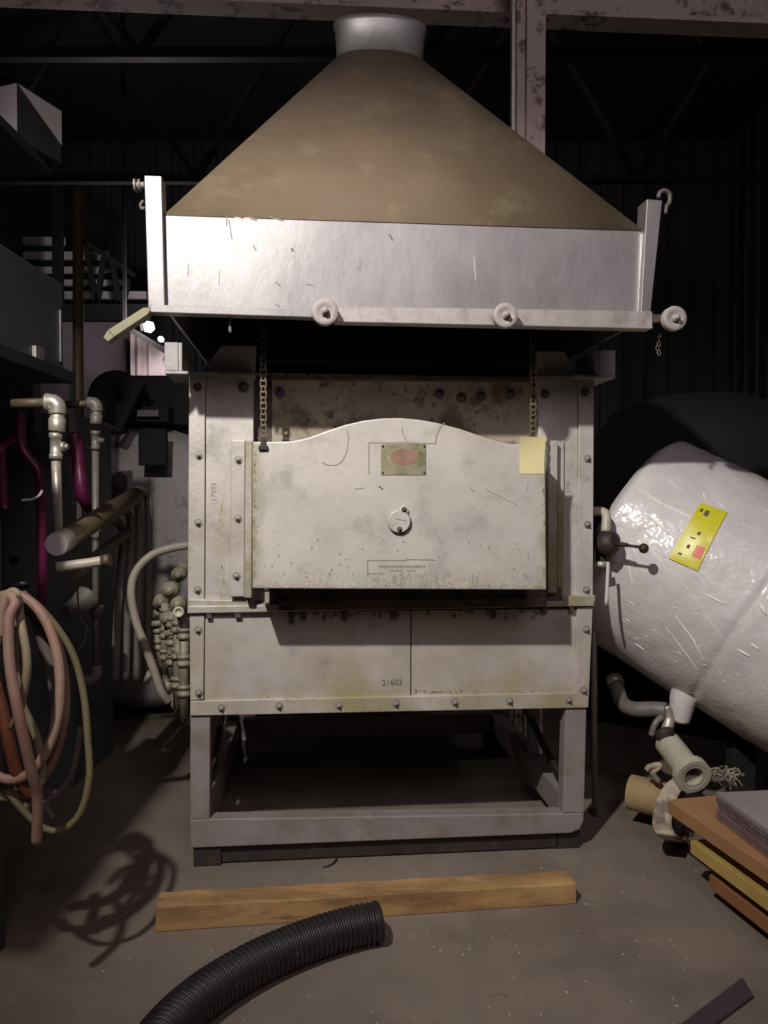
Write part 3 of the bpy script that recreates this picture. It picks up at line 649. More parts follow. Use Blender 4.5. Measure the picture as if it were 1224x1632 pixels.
# corrugated hose
hp = []
for px, py in ((600, 1470), (560, 1478), (500, 1496), (430, 1524), (360, 1562), (300, 1606), (250, 1660), (210, 1730)):
    hp.append(onz(px, py, .066))
P = crom(hp, 40); ln = sum((P[i + 1] - P[i]).length for i in range(len(P) - 1))
cum = [0]
for i in range(len(P) - 1): cum.append(cum[-1] + (P[i + 1] - P[i]).length)
NS = 520; Q = []
j = 0
for i in range(NS + 1):
    s_ = ln * i / NS
    while j < len(cum) - 2 and cum[j + 1] < s_: j += 1
    Q.append(P[j].lerp(P[j + 1], (s_ - cum[j]) / max(1e-9, cum[j + 1] - cum[j])))
pitch = .0185
hs = thing('corrugated_hose', 'black corrugated drain hose curving across the floor at the front', 'hose', (Q[0].x, Q[0].y, 0))
m = MB(); m.tube(Q, lambda t: .061 + .0045 * math.tanh(2.2 * math.sin(2 * math.pi * t * ln / pitch)), 28, False, 1); m.build('hose_wall', 'blackhose', hs)
t0 = (Q[0] - Q[3]).normalized(); MB().ring(Q[0] - t0 * .001, Q[0] + t0 * .008, .0665, .056).build('end_rim', 'blackhose', hs)
MB().lathe(Q[0] - t0 * .06, t0, [(0, 0), (0, .055), (.06, .0555)], 24).build('bore', 'black', hs)
# dark strip bottom right
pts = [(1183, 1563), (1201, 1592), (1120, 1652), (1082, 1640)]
tag(MB().hexa([onz(x, y) for x, y in pts], [onz(x, y) + Vector((0, 0, .012)) for x, y in pts]).build('dark_strip', 'purple', bevel=.002), 'dark purple flat strip on the floor at the lower right corner', 'strip')
# debris
m = MB()
for i in range(130):
    x = random.uniform(150, 1120); y = random.uniform(1375, 1640); p = onz(x, y); r = random.uniform(.0015, .0045); a0 = random.uniform(0, 6)
    q = [p + Vector((r * random.uniform(.5, 1.4) * math.cos(a0 + k * 1.57), r * random.uniform(.5, 1.4) * math.sin(a0 + k * 1.57), 0)) for k in range(4)]
    m.hexa(q, [v + Vector((0, 0, .0015)) for v in q])
tag(m.build('paint_chips', 'chip'), 'tiny pale paint chips scattered over the concrete floor', 'debris', kind='stuff')
tag(MB().tube([onz(515, 1384) + Vector((0, 0, .004)), onz(525, 1381) + Vector((0, 0, .005)), onz(532, 1377) + Vector((0, 0, .006)), onz(537, 1372) + Vector((0, 0, .01))], .004, 6).build('wire_scrap', 'dark'), 'short dark curl of scrap wire between furnace and timber', 'wire')

# ============================================================ WRAPPED TANK
T0 = at(1002, 857, 3.921); T1 = at(1224, 978, 3.573)
AX = (T1 - T0).normalized(); T0 = T0 - AX * .03; TR = .540; TLEN = 1.85
U_ = AX.cross(Vector((0, 0, 1))).normalized(); V_ = U_.cross(AX)
tk = thing('wrapped_tank', 'tilted cylindrical tank wrapped in bubble wrap and clear film', 'tank', T0 + AX * .8 - Vector((0, 0, .6)))
def tsurf(s, ph, dr=0):
    # radius profile with domed ends
    if s < .05: r = TR * (.91 + .09 * math.sin(s / .05 * math.pi / 2))
    elif s > TLEN - .08: r = TR * (1 - .25 * ((s - TLEN + .08) / .08) ** 2)
    else: r = TR
    nz = noise.noise(Vector((s * 5, math.cos(ph) * 2.2, math.sin(ph) * 2.2))) * .007 + noise.noise(Vector((s * 16, math.cos(ph) * 7, math.sin(ph) * 7))) * .003
    groove = -.012 * math.exp(-((s - .70 - .03 * math.sin(ph)) / .016) ** 2)
    r = r + nz + groove + dr
    return T0 + AX * s + (U_ * math.cos(ph) + V_ * math.sin(ph)) * r
def tf(u, v): return tsurf(max(.0005, v * TLEN), u * 2 * math.pi)
m = MB(); m.grid(tf, 120, 130)
for s_ in (.0005, TLEN):
    rg = [tsurf(s_, 2 * math.pi * i / 60) for i in range(60)]; c = T0 + AX * (s_ + (-.05 if s_ < 1 else .04)); m._add(rg + [c], [(i, (i + 1) % 60, 60) for i in range(60)], True)
m.build('wrapped_body', 'bubble', tk)
def thit(px, py):
    d = ray(px, py); o = CAM - T0; dp = d - AX * d.dot(AX); op = o - AX * o.dot(AX)
    a = dp.dot(dp); b = 2 * dp.dot(op); c = op.dot(op) - TR * TR; D = b * b - 4 * a * c
    t = (-b - math.sqrt(max(0, D))) / (2 * a); p = CAM + d * t - T0
    return p.dot(AX), math.atan2(p.dot(V_), p.dot(U_))
# neck bulge at the left end
c = T0 + AX * .03; nd = (at(968, 833, 3.944) - c)
m = MB(); q0 = at(1012, 836, 3.735); q1 = at(984, 827, 3.782); ax = (q1 - q0).normalized(); Ln = (q1 - q0).length
m.lathe(q0, ax, [(-.06, .19), (0, .155), (Ln * .35, .125), (Ln * .75, .108), (Ln + .01, .09), (Ln + .035, .055), (Ln + .045, 0)], 28)
m.v = [v + Vector((noise.noise(v * 14), noise.noise(v * 14 + Vector((5, 5, 5))), noise.noise(v * 14 + Vector((9, 1, 3))))) * .012 for v in m.v]
m.build('wrapped_nozzle', 'bubble', tk)
# lower outlet, film gathered
m = MB(); q0 = at(1105, 1105, 3.503); q1 = at(1068, 1100, 3.526); q2 = at(1082, 1148, 3.526)
m.tube([at(1112, 1075, 3.526), at(1090, 1112, 3.515), at(1084, 1150, 3.515)], lambda t: .085 - .045 * t, 18, True, 8).build('wrapped_outlet', 'bubble', tk)
# tag
P4 = [thit(1117, 802), thit(1159, 817), thit(1112, 910), thit(1066, 890)]
def bil(u, v):
    a = [P4[0][k] * (1 - u) + P4[1][k] * u for k in (0, 1)]; b = [P4[3][k] * (1 - u) + P4[2][k] * u for k in (0, 1)]
    return a[0] * (1 - v) + b[0] * v, a[1] * (1 - v) + b[1] * v
def patch(u0, u1, v0, v1, dr): return lambda u, v: tsurf(*bil(u0 + (u1 - u0) * u, v0 + (v1 - v0) * v), dr)
MB().grid(patch(0, 1, 0, 1, .006), 10, 20, False, False).build('label_tag', 'tag', tk, solid=.001)
MB().grid(patch(.62, .92, .66, .84, .0075), 4, 5).build('label_red_mark', 'tagred', tk)
for u0, u1, v0, v1 in ((.30, .46, .10, .20), (.45, .55, .47, .52), (.34, .44, .70, .76), (.12, .22, .10, .16), (.30, .48, .58, .60), (.2, .32, .86, .89)):
    MB().grid(patch(u0, u1, v0, v1, .0075), 2, 2).build('label_print', 'ink', tk)
# film creases
random.seed(11)
m = MB()
def crease(pts, r, dr=.0005):
    out = []
    hs_ = [thit(x, y) for x, y in pts]
    for i in range(len(hs_) - 1):
        for k in range(6):
            t = k / 6; out.append(tsurf(hs_[i][0] * (1 - t) + hs_[i + 1][0] * t, hs_[i][1] * (1 - t) + hs_[i + 1][1] * t, dr))
    m.tube(out, lambda t: r * (.35 + .65 * math.sin(math.pi * min(1, max(0, t)))), 6, True, 1)
for pts, r in (([(1012, 775), (1060, 806), (1110, 830), (1162, 855)], .0030), ([(1014, 780), (1045, 800), (1080, 812), (1130, 840)], .0018), ([(1010, 800), (1060, 845), (1100, 872)], .006),
               ([(1005, 800), (1050, 850), (1100, 905), (1135, 945)], .0022), ([(1030, 830), (1090, 890), (1150, 940), (1200, 978)], .0016), ([(1000, 830), (1040, 880), (1100, 950)], .0014),
               ([(1120, 945), (1165, 968)], .0045), ([(1075, 980), (1105, 1020), (1128, 1062)], .0030), ([(1060, 1000), (1100, 1050), (1115, 1075)], .0018), ([(1013, 1025), (1030, 1040)], .003),
               ([(1175, 1035), (1200, 1050)], .005), ([(1195, 1025), (1214, 1038)], .004), ([(1120, 785), (1126, 797)], .003), ([(1145, 800), (1156, 812)], .003), ([(1140, 852), (1190, 868), (1224, 882)], .0014),
               ([(1095, 895), (1130, 905)], .003), ([(1180, 835), (1222, 850)], .0016), ([(1060, 760), (1095, 790)], .0014), ([(1210, 960), (1224, 985)], .008), ([(1090, 930), (1140, 1000), (1160, 1030)], .0012)):
    crease(pts, r)
for i in range(26):
    a = R(random.uniform(20, 78)); r0 = random.uniform(35, 70); l_ = random.uniform(20, 60)
    x0, y0 = 985 + r0 * math.cos(a), 820 + r0 * math.sin(a); crease([(x0, y0), (x0 + l_ * .5 * math.cos(a + .05), y0 + l_ * .5 * math.sin(a + .05)), (x0 + l_ * math.cos(a), y0 + l_ * math.sin(a))], random.uniform(.0008, .0022))
for i in range(60):
    x, y = random.uniform(985, 1220), random.uniform(790, 1100); a = R(random.uniform(10, 60)); l_ = random.uniform(4, 18)
    if y > 1010 + (x - 960) * .55 - 20: continue
    crease([(x, y), (x + l_ * math.cos(a), y + l_ * math.sin(a))], random.uniform(.0007, .0018))
tag(m.build('film_creases', 'film', tk), kind='stuff')
# cradle under the low end
cr = thing('tank_cradle', 'dark timber cradle under the low end of the wrapped tank', 'cradle', (1.75, 2.75, 0))
def tank_floor(s_, h): # height of the tank's underside where the support crosses, less its half width along the slope
    return (T0 + AX * s_).z - (TR + .012) / math.sqrt(1 - AX.z ** 2) - h * abs(AX.z)
for s_, hw in ((.95, .06), (1.45, .06)):
    c = T0 + AX * s_
    MB().box(c.x - hw, c.x + hw, c.y - .3, c.y + .3, 0, max(.03, tank_floor(s_, hw * 1.8))).build('cradle_beam', 'dark', cr, .004)
c = T0 + AX * .62
MB().box(c.x - .05, c.x + .05, c.y - .05, c.y + .05, 0, tank_floor(.62, .09)).build('prop_post', 'black', cr, .004)

# pipes and tubes below the tank
pf = thing('outlet_piping', 'grey elbowed outlet piping hanging below the wrapped tank', 'piping', at(1040, 1160, 3.538))
MB().tube([at(982, 1092, 3.770), at(992, 1120, 3.689), at(1010, 1130, 3.596), at(1040, 1130, 3.538), at(1062, 1132, 3.503)], .035, 14).build('elbow_pipe', 'greypipe', pf)
MB().lathe(at(978, 1080, 3.805), at(990, 1112, 3.712) - at(978, 1080, 3.805), [(0, 0), (0, .04), (.02, .042), (.04, .042), (.042, .03)], 16).build('union_ring', 'galv', pf)
MB().tube([at(1062, 1125, 3.515), at(1066, 1146, 3.503), at(1062, 1166, 3.480)], .026, 12).build('tee', 'galv', pf)
MB().tube([at(1060, 1138, 3.503), at(1045, 1152, 3.480), at(1038, 1172, 3.480)], .014, 10).build('branch', 'greypipe', pf)
MB().lathe(at(1058, 1168, 3.480), at(1066, 1185, 3.434) - at(1058, 1168, 3.480), [(0, 0), (0, .045), (.025, .045), (.027, .038), (.04, .038), (.04, 0)], 16).build('coupling', 'dark', pf)
pv = thing('pvc_pipe', 'open-ended cream plastic pipe pointing down at the board stack', 'pipe', at(1085, 1215, 3.364))
a, b = at(1064, 1184, 3.480), at(1106, 1238, 3.248)
MB().ring(a, b, (.057), .042, 28).build('pipe_wall', 'pvc', pv)
MB().ring(b - (b - a) * .16, b + (b - a) * .01, .0765, .0565, 28).build('socket', 'pvc', pv)
MB().cyl(a + (b - a) * .4, a + (b - a) * .42, .0415).build('bore', 'hollow', pv)
ct = thing('cardboard_tube', 'brown cardboard tube lying on the floor under the tank', 'tube', onz(1040, 1290))
a, b = at(1005, 1262, 3.55), at(1085, 1287, 3.42); a.z = max(a.z, .09); b.z = a.z * .98
MB().ring(a, b, .078, .07, 28).build('tube_wall', 'card', ct)
st = [(1098, 1240), (1072, 1256), (1058, 1285), (1054, 1312), (1066, 1330), (1084, 1338)]
sp_ = [at(1098, 1236, 3.3), at(1074, 1254, 3.28), at(1059, 1284, 3.24), at(1055, 1312, 3.2), at(1062, 1330, 3.12), onz(1082, 1342, .008)]
Pst = crom(sp_, 8); m = MB()
sd = (at(1090, 1300, 3.2) - at(1066, 1300, 3.25)).normalized()
m.grid(lambda u, v: (lambda i: Pst[i] + Vector((1, -.3, 0)).normalized() * (u - .5) * .075 + Vector((0, 0, .0)))(min(len(Pst) - 1, int(round(v * (len(Pst) - 1))))), 4, len(Pst) - 1)
tag(m.build('canvas_strap', 'strap', solid=.012), 'stiff curved off-white strap hanging between tube and board stack', 'strap')
m = MB()
for i in range(14):
    p = onz(random.uniform(1058, 1098), random.uniform(1318, 1346)); r = random.uniform(.012, .03)
    m.lathe(p + Vector((0, 0, -.002)), (random.uniform(-.3, .3), random.uniform(-.3, .3), 1), [(0, r), (r * .6, r * .9), (r * 1.1, r * .4), (r * 1.25, 0)], 7)
tag(m.build('rubble', 'sill'), 'small dark heap of crumbled rubble at the end of the strap', 'rubble', kind='stuff')
tag(MB().tube([at(1030, 1228, 3.4), at(1036, 1222, 3.4), at(1052, 1220, 3.4), at(1040, 1232, 3.4), at(1050, 1246, 3.4)], .014, 8).build('cloth_rag', 'strap'), 'crumpled pale rag lying under the plastic pipe', 'rag')
m = MB(); 
for i in range(130):
    p = at(random.uniform(1132, 1172), random.uniform(1224, 1246), 3.28); dv = Vector((random.uniform(-.03, .05), random.uniform(-.03, .03), random.uniform(-.04, .015))); m.tube([p, p + dv * .5 + Vector((0, 0, .008)), p + dv], .002, 4, True, 3)
tag(m.build('straw_packing', 'strap'), 'tuft of pale straw packing behind the board stack', 'packing', kind='stuff')

# board stack
def board(px, py, z, ln_, wd_, th, ang, mat, name, label):
    c = onz(px, py, z); a = Vector((math.cos(ang), math.sin(ang), 0)); b = Vector((-a.y, a.x, 0))
    q = [c, c + a * ln_, c + a * ln_ + b * wd_, c + b * wd_]; dn = Vector((0, 0, -th))
    m = MB().hexa([p + dn for p in q], q); return tag(m.build(name, mat, bevel=.003), label, 'board'), q
AN = R(-78)
_, qt = board(1064, 1274, .30, 1.5, .62, .055, AN, 'board', 'laminate_board', 'orange brown laminated board on top of the stack at right')
_, qm = board(1100, 1339, .19, 1.5, .55, .05, AN, 'pine', 'pine_board', 'yellow pine board in the middle of the stack at right')
_, qb = board(1130, 1393, .10, 1.4, .5, .05, AN, 'ply', 'plywood_board', 'reddish plywood board lowest in the stack at right')
for z0_, z1_, q, nm in ((.19, .245, qm, 'upper'), (.10, .14, qb, 'lower'), (0, .05, qb, 'floor and lowest')):
    for k, t in enumerate((.25, .75)):
        c = (q[0] + (q[1] - q[0]) * t + (q[3] - q[0]) * .55); 
        tag(MB().box(c.x - .2, c.x + .2, c.y - .03, c.y + .03, z0_, z1_).build('spacer_block', 'dark', bevel=.002), 'dark spacer block between the %s boards, %s the camera' % (nm, 'further from' if k == 0 else 'nearer to'), 'block', 'spacers in the board stack')
sh = thing('plastic_sheet_stack', 'film-wrapped stack of greyish plastic sheets on the brown board', 'sheets', (qt[0].x + .3, qt[0].y - .3, .30))
c0 = onz(1143, 1262, .40); a = Vector((math.cos(AN - R(6)), math.sin(AN - R(6)), 0)); b = Vector((-a.y, a.x, 0))
for k in range(5):
    jx, jy = random.uniform(-.006, .006), random.uniform(-.006, .006)
    c = c0 + a * jx + b * jy; c.z = .301 + k * .02; q = [c, c + a * .9, c + a * .9 + b * .5, c + b * .5]
    MB().hexa(q, [p + Vector((0, 0, .0185)) for p in q]).build('sheet', 'sheet' if k == 4 else 'sheetedge', sh, .002)

# ============================================================ LEFT SIDE CLUTTER
rk = thing('storage_rack', 'dark steel storage rack along the left edge', 'rack', (-1.75, 2.9, 0))
ZS = at(100, 590, 3.4).z
MB().box(-2.3, -1.36, 2.2, 3.46, ZS - .05, ZS).build('shelf', 'darkcab', rk, .003)
MB().box(-2.3, -1.13, 1.25, 2.0, ZS - .05, ZS).build('shelf', 'darkcab', rk, .003)  # unseen front bay, added to carry the shadow-casting bin
MB().box(-2.2, -1.13, 1.35, 1.75, ZS, 2.47).build('shadow_bin', 'darkcab', rk, .01)  # unseen bin, added and sized to shade the floor at left
for x, y in ((-2.28, 1.30), (-1.6, 1.30), (-2.28, 2.24), (-2.28, 3.42), (-1.75, 3.42)):
    MB().box(x - .03, x + .03, y - .03, y + .03, 0, 3.3).build('post', 'darkcab', rk, .003)
MB().box(-2.3, -1.45, 2.9, 3.46, 2.90, 2.94).build('shelf', 'darkcab', rk, .003)
cb = thing('control_cabinet', 'dark grey control cabinet resting on the rack shelf', 'cabinet', (-1.8, 2.9, ZS))
zt_ = at(108, 455, 3.42).z
MB().box(-2.25, -1.385, 2.25, 3.40, ZS, zt_).build('case', 'greycab', cb, .006)
MB().box(-1.384, -1.378, 3.36, 3.375, ZS + .03, zt_ - .12).build('edge_strip', 'chrome', cb)
MB().box(-1.40, -1.37, 3.10, 3.18, ZS, ZS + .05).build('latch', 'galv', cb, .003)
wb = thing('white_sheet_box', 'white sheet-metal box with painted lit triangle high at the upper left', 'box', (-1.6, 3.3, 2.94))
pa = at(27, 133, 3.2); pb2 = at(97, 178, 3.43); pb2.z = pa.z; sd = (pb2 - pa); fr = Vector((-sd.y, sd.x, 0)).normalized() * -1
fr = fr if fr.x < 0 else -fr
q = [pa, pb2, pb2 + fr * .5, pa + fr * .5]; dz = Vector((0, 0, -(pa.z - 2.94)))
MB().hexa([p + dz for p in q], [p - Vector((0, 0, .004)) for p in q]).build('case', 'darkcab', wb, .002)  # dark colour paints in the shaded part of the white box
off_ = Vector((sd.y, -sd.x, 0)).normalized() * .004
MB().hexa([pa + off_, pb2 + off_, pb2 + off_ + Vector((0, 0, -.145))], [pa, pb2, pb2 + Vector((0, 0, -.145))]).build('lit_triangle', 'whitebox', wb)  # white plate shaped as the lit triangle on the box side
e2 = fr.normalized(); qf = [pa - sd.normalized() * .004, pa + e2 * .5 - sd.normalized() * .004]
MB().hexa([qf[0], qf[1], qf[1] + dz * .9, qf[0] + dz * .9], [v + sd.normalized() * .003 for v in (qf[0], qf[1], qf[1] + dz * .9, qf[0] + dz * .9)]).build('front_sheet', 'whitebox', wb)
# grey electrical cabinet behind pipes
ec = thing('electrical_cabinet', 'large slate grey cabinet standing behind the magenta pipes', 'cabinet', (-2.1, 4.2, 0))
xr_ = at(113, 760, 4.0).x
MB().box(-2.9, xr_, 4.0, 4.6, 0, 1.92).build('case', 'greycab', ec, .006)
for px, py in ((14, 737), (23, 893)): c = at(px, py, 4.0); MB().box(c.x - .02, c.x + .02, 3.992, 4.0, c.z - .02, c.z + .02).build('knockout', 'black', ec)
for px, ya, yb in ((56, 592, 690), (112, 592, 712), (121, 800, 832)):
    p, q = at(px, ya, 3.95), at(px + 3, yb, 3.95); MB().box(p.x - .007, p.x + .007, 3.94, 4.0, q.z, p.z).build('bright_strip', 'chrome', ec)
MB().cyl(at(12, 933, 3.97), at(44, 928, 3.97), .012).build('handle', 'chrome', ec)
tag(MB().cyl(at(126, 1150, 4.3), at(124, 300, 4.3), .028).build('upright_post', 'post'), 'thin olive brown upright post behind the pipes at left', 'post')
# galvanised front pipe with elbow and valve
def pipeset(name, label, cat, Y, px, top, left, bot, vy, s, mat, sx=0):
    t = thing(name, label, cat, at(px, bot, Y))
    k = Y / FPX * s
    e = at(px, top, Y)
    MB().cyl(at(left, top + 2, Y), at(px - 12 * s, top, Y), 8 * k).build('side_pipe', 'header', t)
    MB().tube([at(px - 14 * s, top, Y), at(px - 4 * s, top, Y), at(px + 2 * s, top + 6 * s, Y), at(px + 3 * s, top + 18 * s, Y)], 13.5 * k, 16).build('elbow', mat, t)
    MB().lathe(at(px - 15 * s, top, Y), (1, 0, 0), [(0, 0), (0, 15 * k), (6 * k, 15 * k), (6 * k, 12 * k)], 18).build('elbow_collar', mat, t)
    MB().lathe(at(px + 3 * s, top + 16 * s, Y), (-.06, 0, -1), [(0, 12 * k), (8 * k, 11 * k), (9 * k, 13 * k), (28 * k, 13 * k), (30 * k, 12 * k), (30 * k, 0)], 18).build('reducer', mat, t)
    MB().lathe(at(px, vy - 24 * s, Y), (0, 0, -1), [(0, 0), (0, 11 * k), (8 * k, 11 * k), (9 * k, 9.5 * k), (33 * k, 9.5 * k), (34 * k, 11 * k), (42 * k, 11 * k), (42 * k, 0)], 8).build('valve_body', mat, t)
    MB().cyl(at(px + 8 * s, vy - 2 * s, Y), at(px + 15 * s, vy - 2 * s, Y), 8 * k, n=12).cyl(at(px + 15 * s, vy - 2, Y), at(px + 20 * s, vy - 2, Y), 5 * k, n=6).build('valve_plug', mat, t)
    MB().cyl(at(px, vy + 10 * s, Y), at(px + sx, bot, Y), 7.4 * k).build('down_pipe', mat, t)
    return t
pipeset('galvanised_pipe', 'bright galvanised pipe with elbow and valve dropping to the capped header', 'pipe', 2.85, 89, 642, 20, 856, 714, 1.0, 'galv', 4)
p2_ = pipeset('grey_drop_pipe', 'dull grey drop pipe with valve behind the capped header', 'pipe', 3.55, 152, 643, 106, 1070, 704, .72, 'greypipe', 1)
MB().tube([at(154, 1060, 3.55), at(153, 1076, 3.55), at(145, 1083, 3.55), at(134, 1084, 3.55)], .025, 12).build('foot_elbow', 'greypipe', p2_)
MB().lathe(at(154, 965, 3.55), (0, 0, -1), [(0, 0), (0, .03), (.03, .03), (.032, .026), (.05, .026), (.05, 0)], 10).build('union', 'greypipe', p2_)
hp_ = thing('header_pipe', 'thick olive header pipe with pale round end cap', 'pipe', at(92, 868, 2.82))
a, b = at(90, 868, 2.80), at(216, 790, 3.85)
MB().cyl(a + (b - a) * .008, b, .041).build('pipe', 'header', hp_)
MB().lathe(a, (b - a), [(0, 0), (.0, .040), (.004, .0425), (.09, .0425), (.092, .041)], 24).build('cap_sleeve', 'pvc', hp_)
MB().cyl(a - (b - a).normalized() * .003, a, .040, n=28).build('end_cap', 'capwhite', hp_)
tag(MB().tube([at(122, 915, 3.0), at(160, 882, 3.35), at(205, 848, 3.85)], .024, 12).build('return_pipe', 'header'), 'brown return pipe running back below the capped header', 'pipe')
t = thing('wrapped_pipe_stub', 'short pale wrapped pipe stub lying across the drop pipe', 'pipe', at(130, 903, 2.8))
MB().tube([at(90, 904, 2.8), at(130, 899, 2.82), at(163, 894, 2.84)], .0185, 14).build('pipe', 'pvc', t); MB().cyl(at(163, 894, 2.84), at(176, 892, 2.84), .022).build('collar', 'header', t)
# magenta pipes
tag(MB().tube([at(68, 985, 3.3), at(68, 900, 3.3), at(65, 800, 3.3), at(64, 765, 3.3), at(58, 745, 3.3), at(40, 722, 3.3), at(33, 700, 3.3), at(33, 655, 3.3)], .021, 14).build('magenta_pipe', 'magenta'), 'magenta painted pipe with an offset bend beside the galvanised pipe', 'pipe')
tag(MB().tube([at(30, 690, 3.35), at(18, 700, 3.3), at(4, 712, 3.2), at(3, 740, 3.2), at(6, 800, 3.2), at(10, 812, 3.2)], .017, 12).build('magenta_pipe', 'magenta'), 'thin magenta pipe at the left edge of the picture', 'pipe')
tag(MB().tube([at(118, 690, 3.6), at(126, 740, 3.6), at(132, 790, 3.6), at(150, 815, 3.75), at(165, 830, 3.9)], .03, 12).build('magenta_pipe', 'magenta'), 'dark magenta pipe behind the galvanised valve', 'pipe')
tag(MB().tube([at(35, 797, 3.22), at(50, 796, 3.22), at(62, 790, 3.22), at(67, 782, 3.24)], .006, 8).build('pale_wire', 'capwhite'), 'short pale wire bent around the magenta pipe', 'wire')
tag(MB().tube([at(124, 913, 3.0), at(124, 950, 3.2), at(128, 985, 3.3), at(138, 1000, 3.3), at(133, 1025, 3.3), at(118, 1045, 3.3)], .0035, 6).build('thin_cable', 'greypipe'), 'thin grey cable dangling beside the hoses', 'cable')
# bent pipes going down
for i, (x, xe, y0, yy, lb) in enumerate(((196, 186, 838, 3.9, 'leftmost'), (208, 202, 820, 3.95, 'second from left'), (222, 220, 802, 4.0, 'third from left'), (237, 236, 790, 4.1, 'rightmost'))):
    tag(MB().tube([at(x - 45, y0 + 12, yy - .5), at(x - 20, y0 - 8, yy - .2), at(x - 4, y0, yy), at(x, y0 + 30, yy), at(xe, 1000, yy), at(xe - 2, 1085, yy)], .020, 12).build('bent_pipe', 'greypipe'),
        'dull grey pipe bending down beside the boiler, %s of four' % lb, 'pipe', 'bent pipes beside the boiler')
t = thing('rubber_funnel', 'dusty dark elbow lying behind the hose coil', 'elbow', at(125, 970, 3.5))
MB().tube([at(105, 975, 3.4), at(125, 965, 3.45), at(140, 952, 3.5)], lambda t: .03 + .03 * t, 14).build('elbow', 'greypipe', t)
# boiler end
bo = thing('boiler', 'pale grey rounded boiler end behind the pipes', 'boiler', at(220, 1000, 5.6))
c = at(215, 905, 5.2); rr = 228 * 5.2 / FPX
MB().lathe(c + Vector((0, 0, 0)), (0, 1, 0), [(-.06, 0), (-.055, rr * .3), (-.04, rr * .6), (0, rr * .9), (.06, rr), (1.2, rr)], 64).build('shell', 'boiler', bo)
q0, q1 = at(224, 684, 5.05), at(268, 742, 5.05); MB().box(q0.x, q1.x, 5.0, 5.05, q1.z, q0.z).build('black_plate', 'black', bo, .004)
MB().cyl(at(190, 765, 4.95), at(190, 765, 5.2), .05).build('port', 'dark', bo)
for sx in (-.5, .5): MB().box(c.x + sx - .06, c.x + sx + .06, 5.4, 6.2, 0, c.z - rr * .8).build('leg', 'dark', bo)
# black machinery above the boiler
bk = thing('black_blower', 'black blower housing with pale label above the boiler', 'blower', at(235, 670, 5.1))
MB().lathe(at(200, 640, 5.3), (0, -1, 0), [(0, 0), (0, .17), (.02, .18), (.2, .18), (.22, .15), (.22, .05), (.1, .04), (.1, 0)], 28).build('housing', 'black', bk)
q0, q1 = at(205, 600, 5.3), at(320, 678, 5.3); MB().box(q0.x, q1.x, 5.25, 5.7, q1.z, q0.z).build('box', 'black', bk, .01)
MB().tube([at(186, 690, 5.0), at(205, 650, 5.0), at(225, 608, 5.0)], .035, 8).build('strut', 'black', bk)
q0, q1 = at(214, 652, 5.0), at(248, 662, 5.0); MB().box(q0.x, q1.x, 5.06, 5.1, q1.z, q0.z).build('label_plate', 'lav', bk)
MB().box(q0.x - .03, q1.x + .05, 5.1, 5.3, q1.z - .03, q0.z + .03).build('tray', 'black', bk)

# hoses hanging (coils)
def coil(name, label, mat, loops, r):
    pts = []
    for (x, y, rx, ry, Y, a0, a1, n) in loops:
        for i in range(n + 1):
            t = R(a0 + (a1 - a0) * i / n); pts.append(at(x + rx * math.sin(t), y - ry * math.cos(t), Y + .04 * math.cos(t)))
    return tag(MB().tube(pts, r, 10, True, 4).build(name, mat), label, 'hose', 'hoses hanging at left')
coil('garden_hose', 'faded red hose coil hanging at the left edge', 'hosepink', [(18, 1095, 78, 148, 2.25, -30, 330, 22), (12, 1110, 92, 160, 2.30, -30, 190, 16)], .0145)
tag(MB().tube([at(*p) for p in ((2, 1015, 2.12), (4, 975, 2.12), (16, 950, 2.12), (24, 962, 2.1), (14, 990, 2.08), (16, 1060, 2.06), (30, 1140, 2.05), (48, 1220, 2.08), (60, 1275, 2.12), (58, 1345, 2.14))], .0145, 10).build('garden_hose', 'hosepink'), 'pale pink hose end hanging nearly straight down in front of the coils', 'hose', 'hoses hanging at left')
tag(MB().tube([at(*p) for p in ((0, 990, 2.15), (8, 952, 2.16), (26, 945, 2.16), (33, 990, 2.12), (42, 1040, 2.1), (42, 1080, 2.1), (32, 1130, 2.12), (20, 1160, 2.16))], .0115, 10).build('garden_hose', 'hosetan'), 'thin tan hose loop tucked inside the hose coils', 'hose', 'hoses hanging at left')
tag(MB().tube([at(*p) for p in ((18, 945, 2.3), (60, 965, 2.3), (110, 1030, 2.32), (132, 1100, 2.32), (140, 1180, 2.3), (142, 1240, 2.28), (128, 1295, 2.26), (100, 1322, 2.25), (70, 1320, 2.24), (35, 1290, 2.24), (0, 1245, 2.24), (-20, 1215, 2.24))], .0105, 10).build('garden_hose', 'hoseyel'), 'olive yellow hose forming the widest and lowest loop at left', 'hose', 'hoses hanging at left')
tag(MB().tube([at(*p) for p in ((30, 950, 2.4), (62, 985, 2.4), (80, 1050, 2.4), (92, 1120, 2.4), (84, 1190, 2.4), (66, 1235, 2.4), (30, 1262, 2.42))], .026, 12).build('thick_hose', 'hosegrey'), 'thick grey hose hanging within the coil at left', 'hose', 'hoses hanging at left')
tag(MB().tube([at(*p) for p in ((128, 1160, 2.36), (116, 1225, 2.36), (95, 1260, 2.36), (72, 1280, 2.34), (84, 1305, 2.32))], .0095, 8).build('garden_hose', 'hosegrey'), 'thin grey hose end curving inside the olive loop', 'hose', 'hoses hanging at left')
tag(MB().tube([at(*p) for p in ((-8, 1090, 2.2), (6, 1140, 2.2), (16, 1190, 2.2), (30, 1240, 2.22), (50, 1268, 2.24))], .017, 10).build('garden_hose', 'hosered'), 'rusty orange hose hanging at the extreme left edge', 'hose', 'hoses hanging at left')
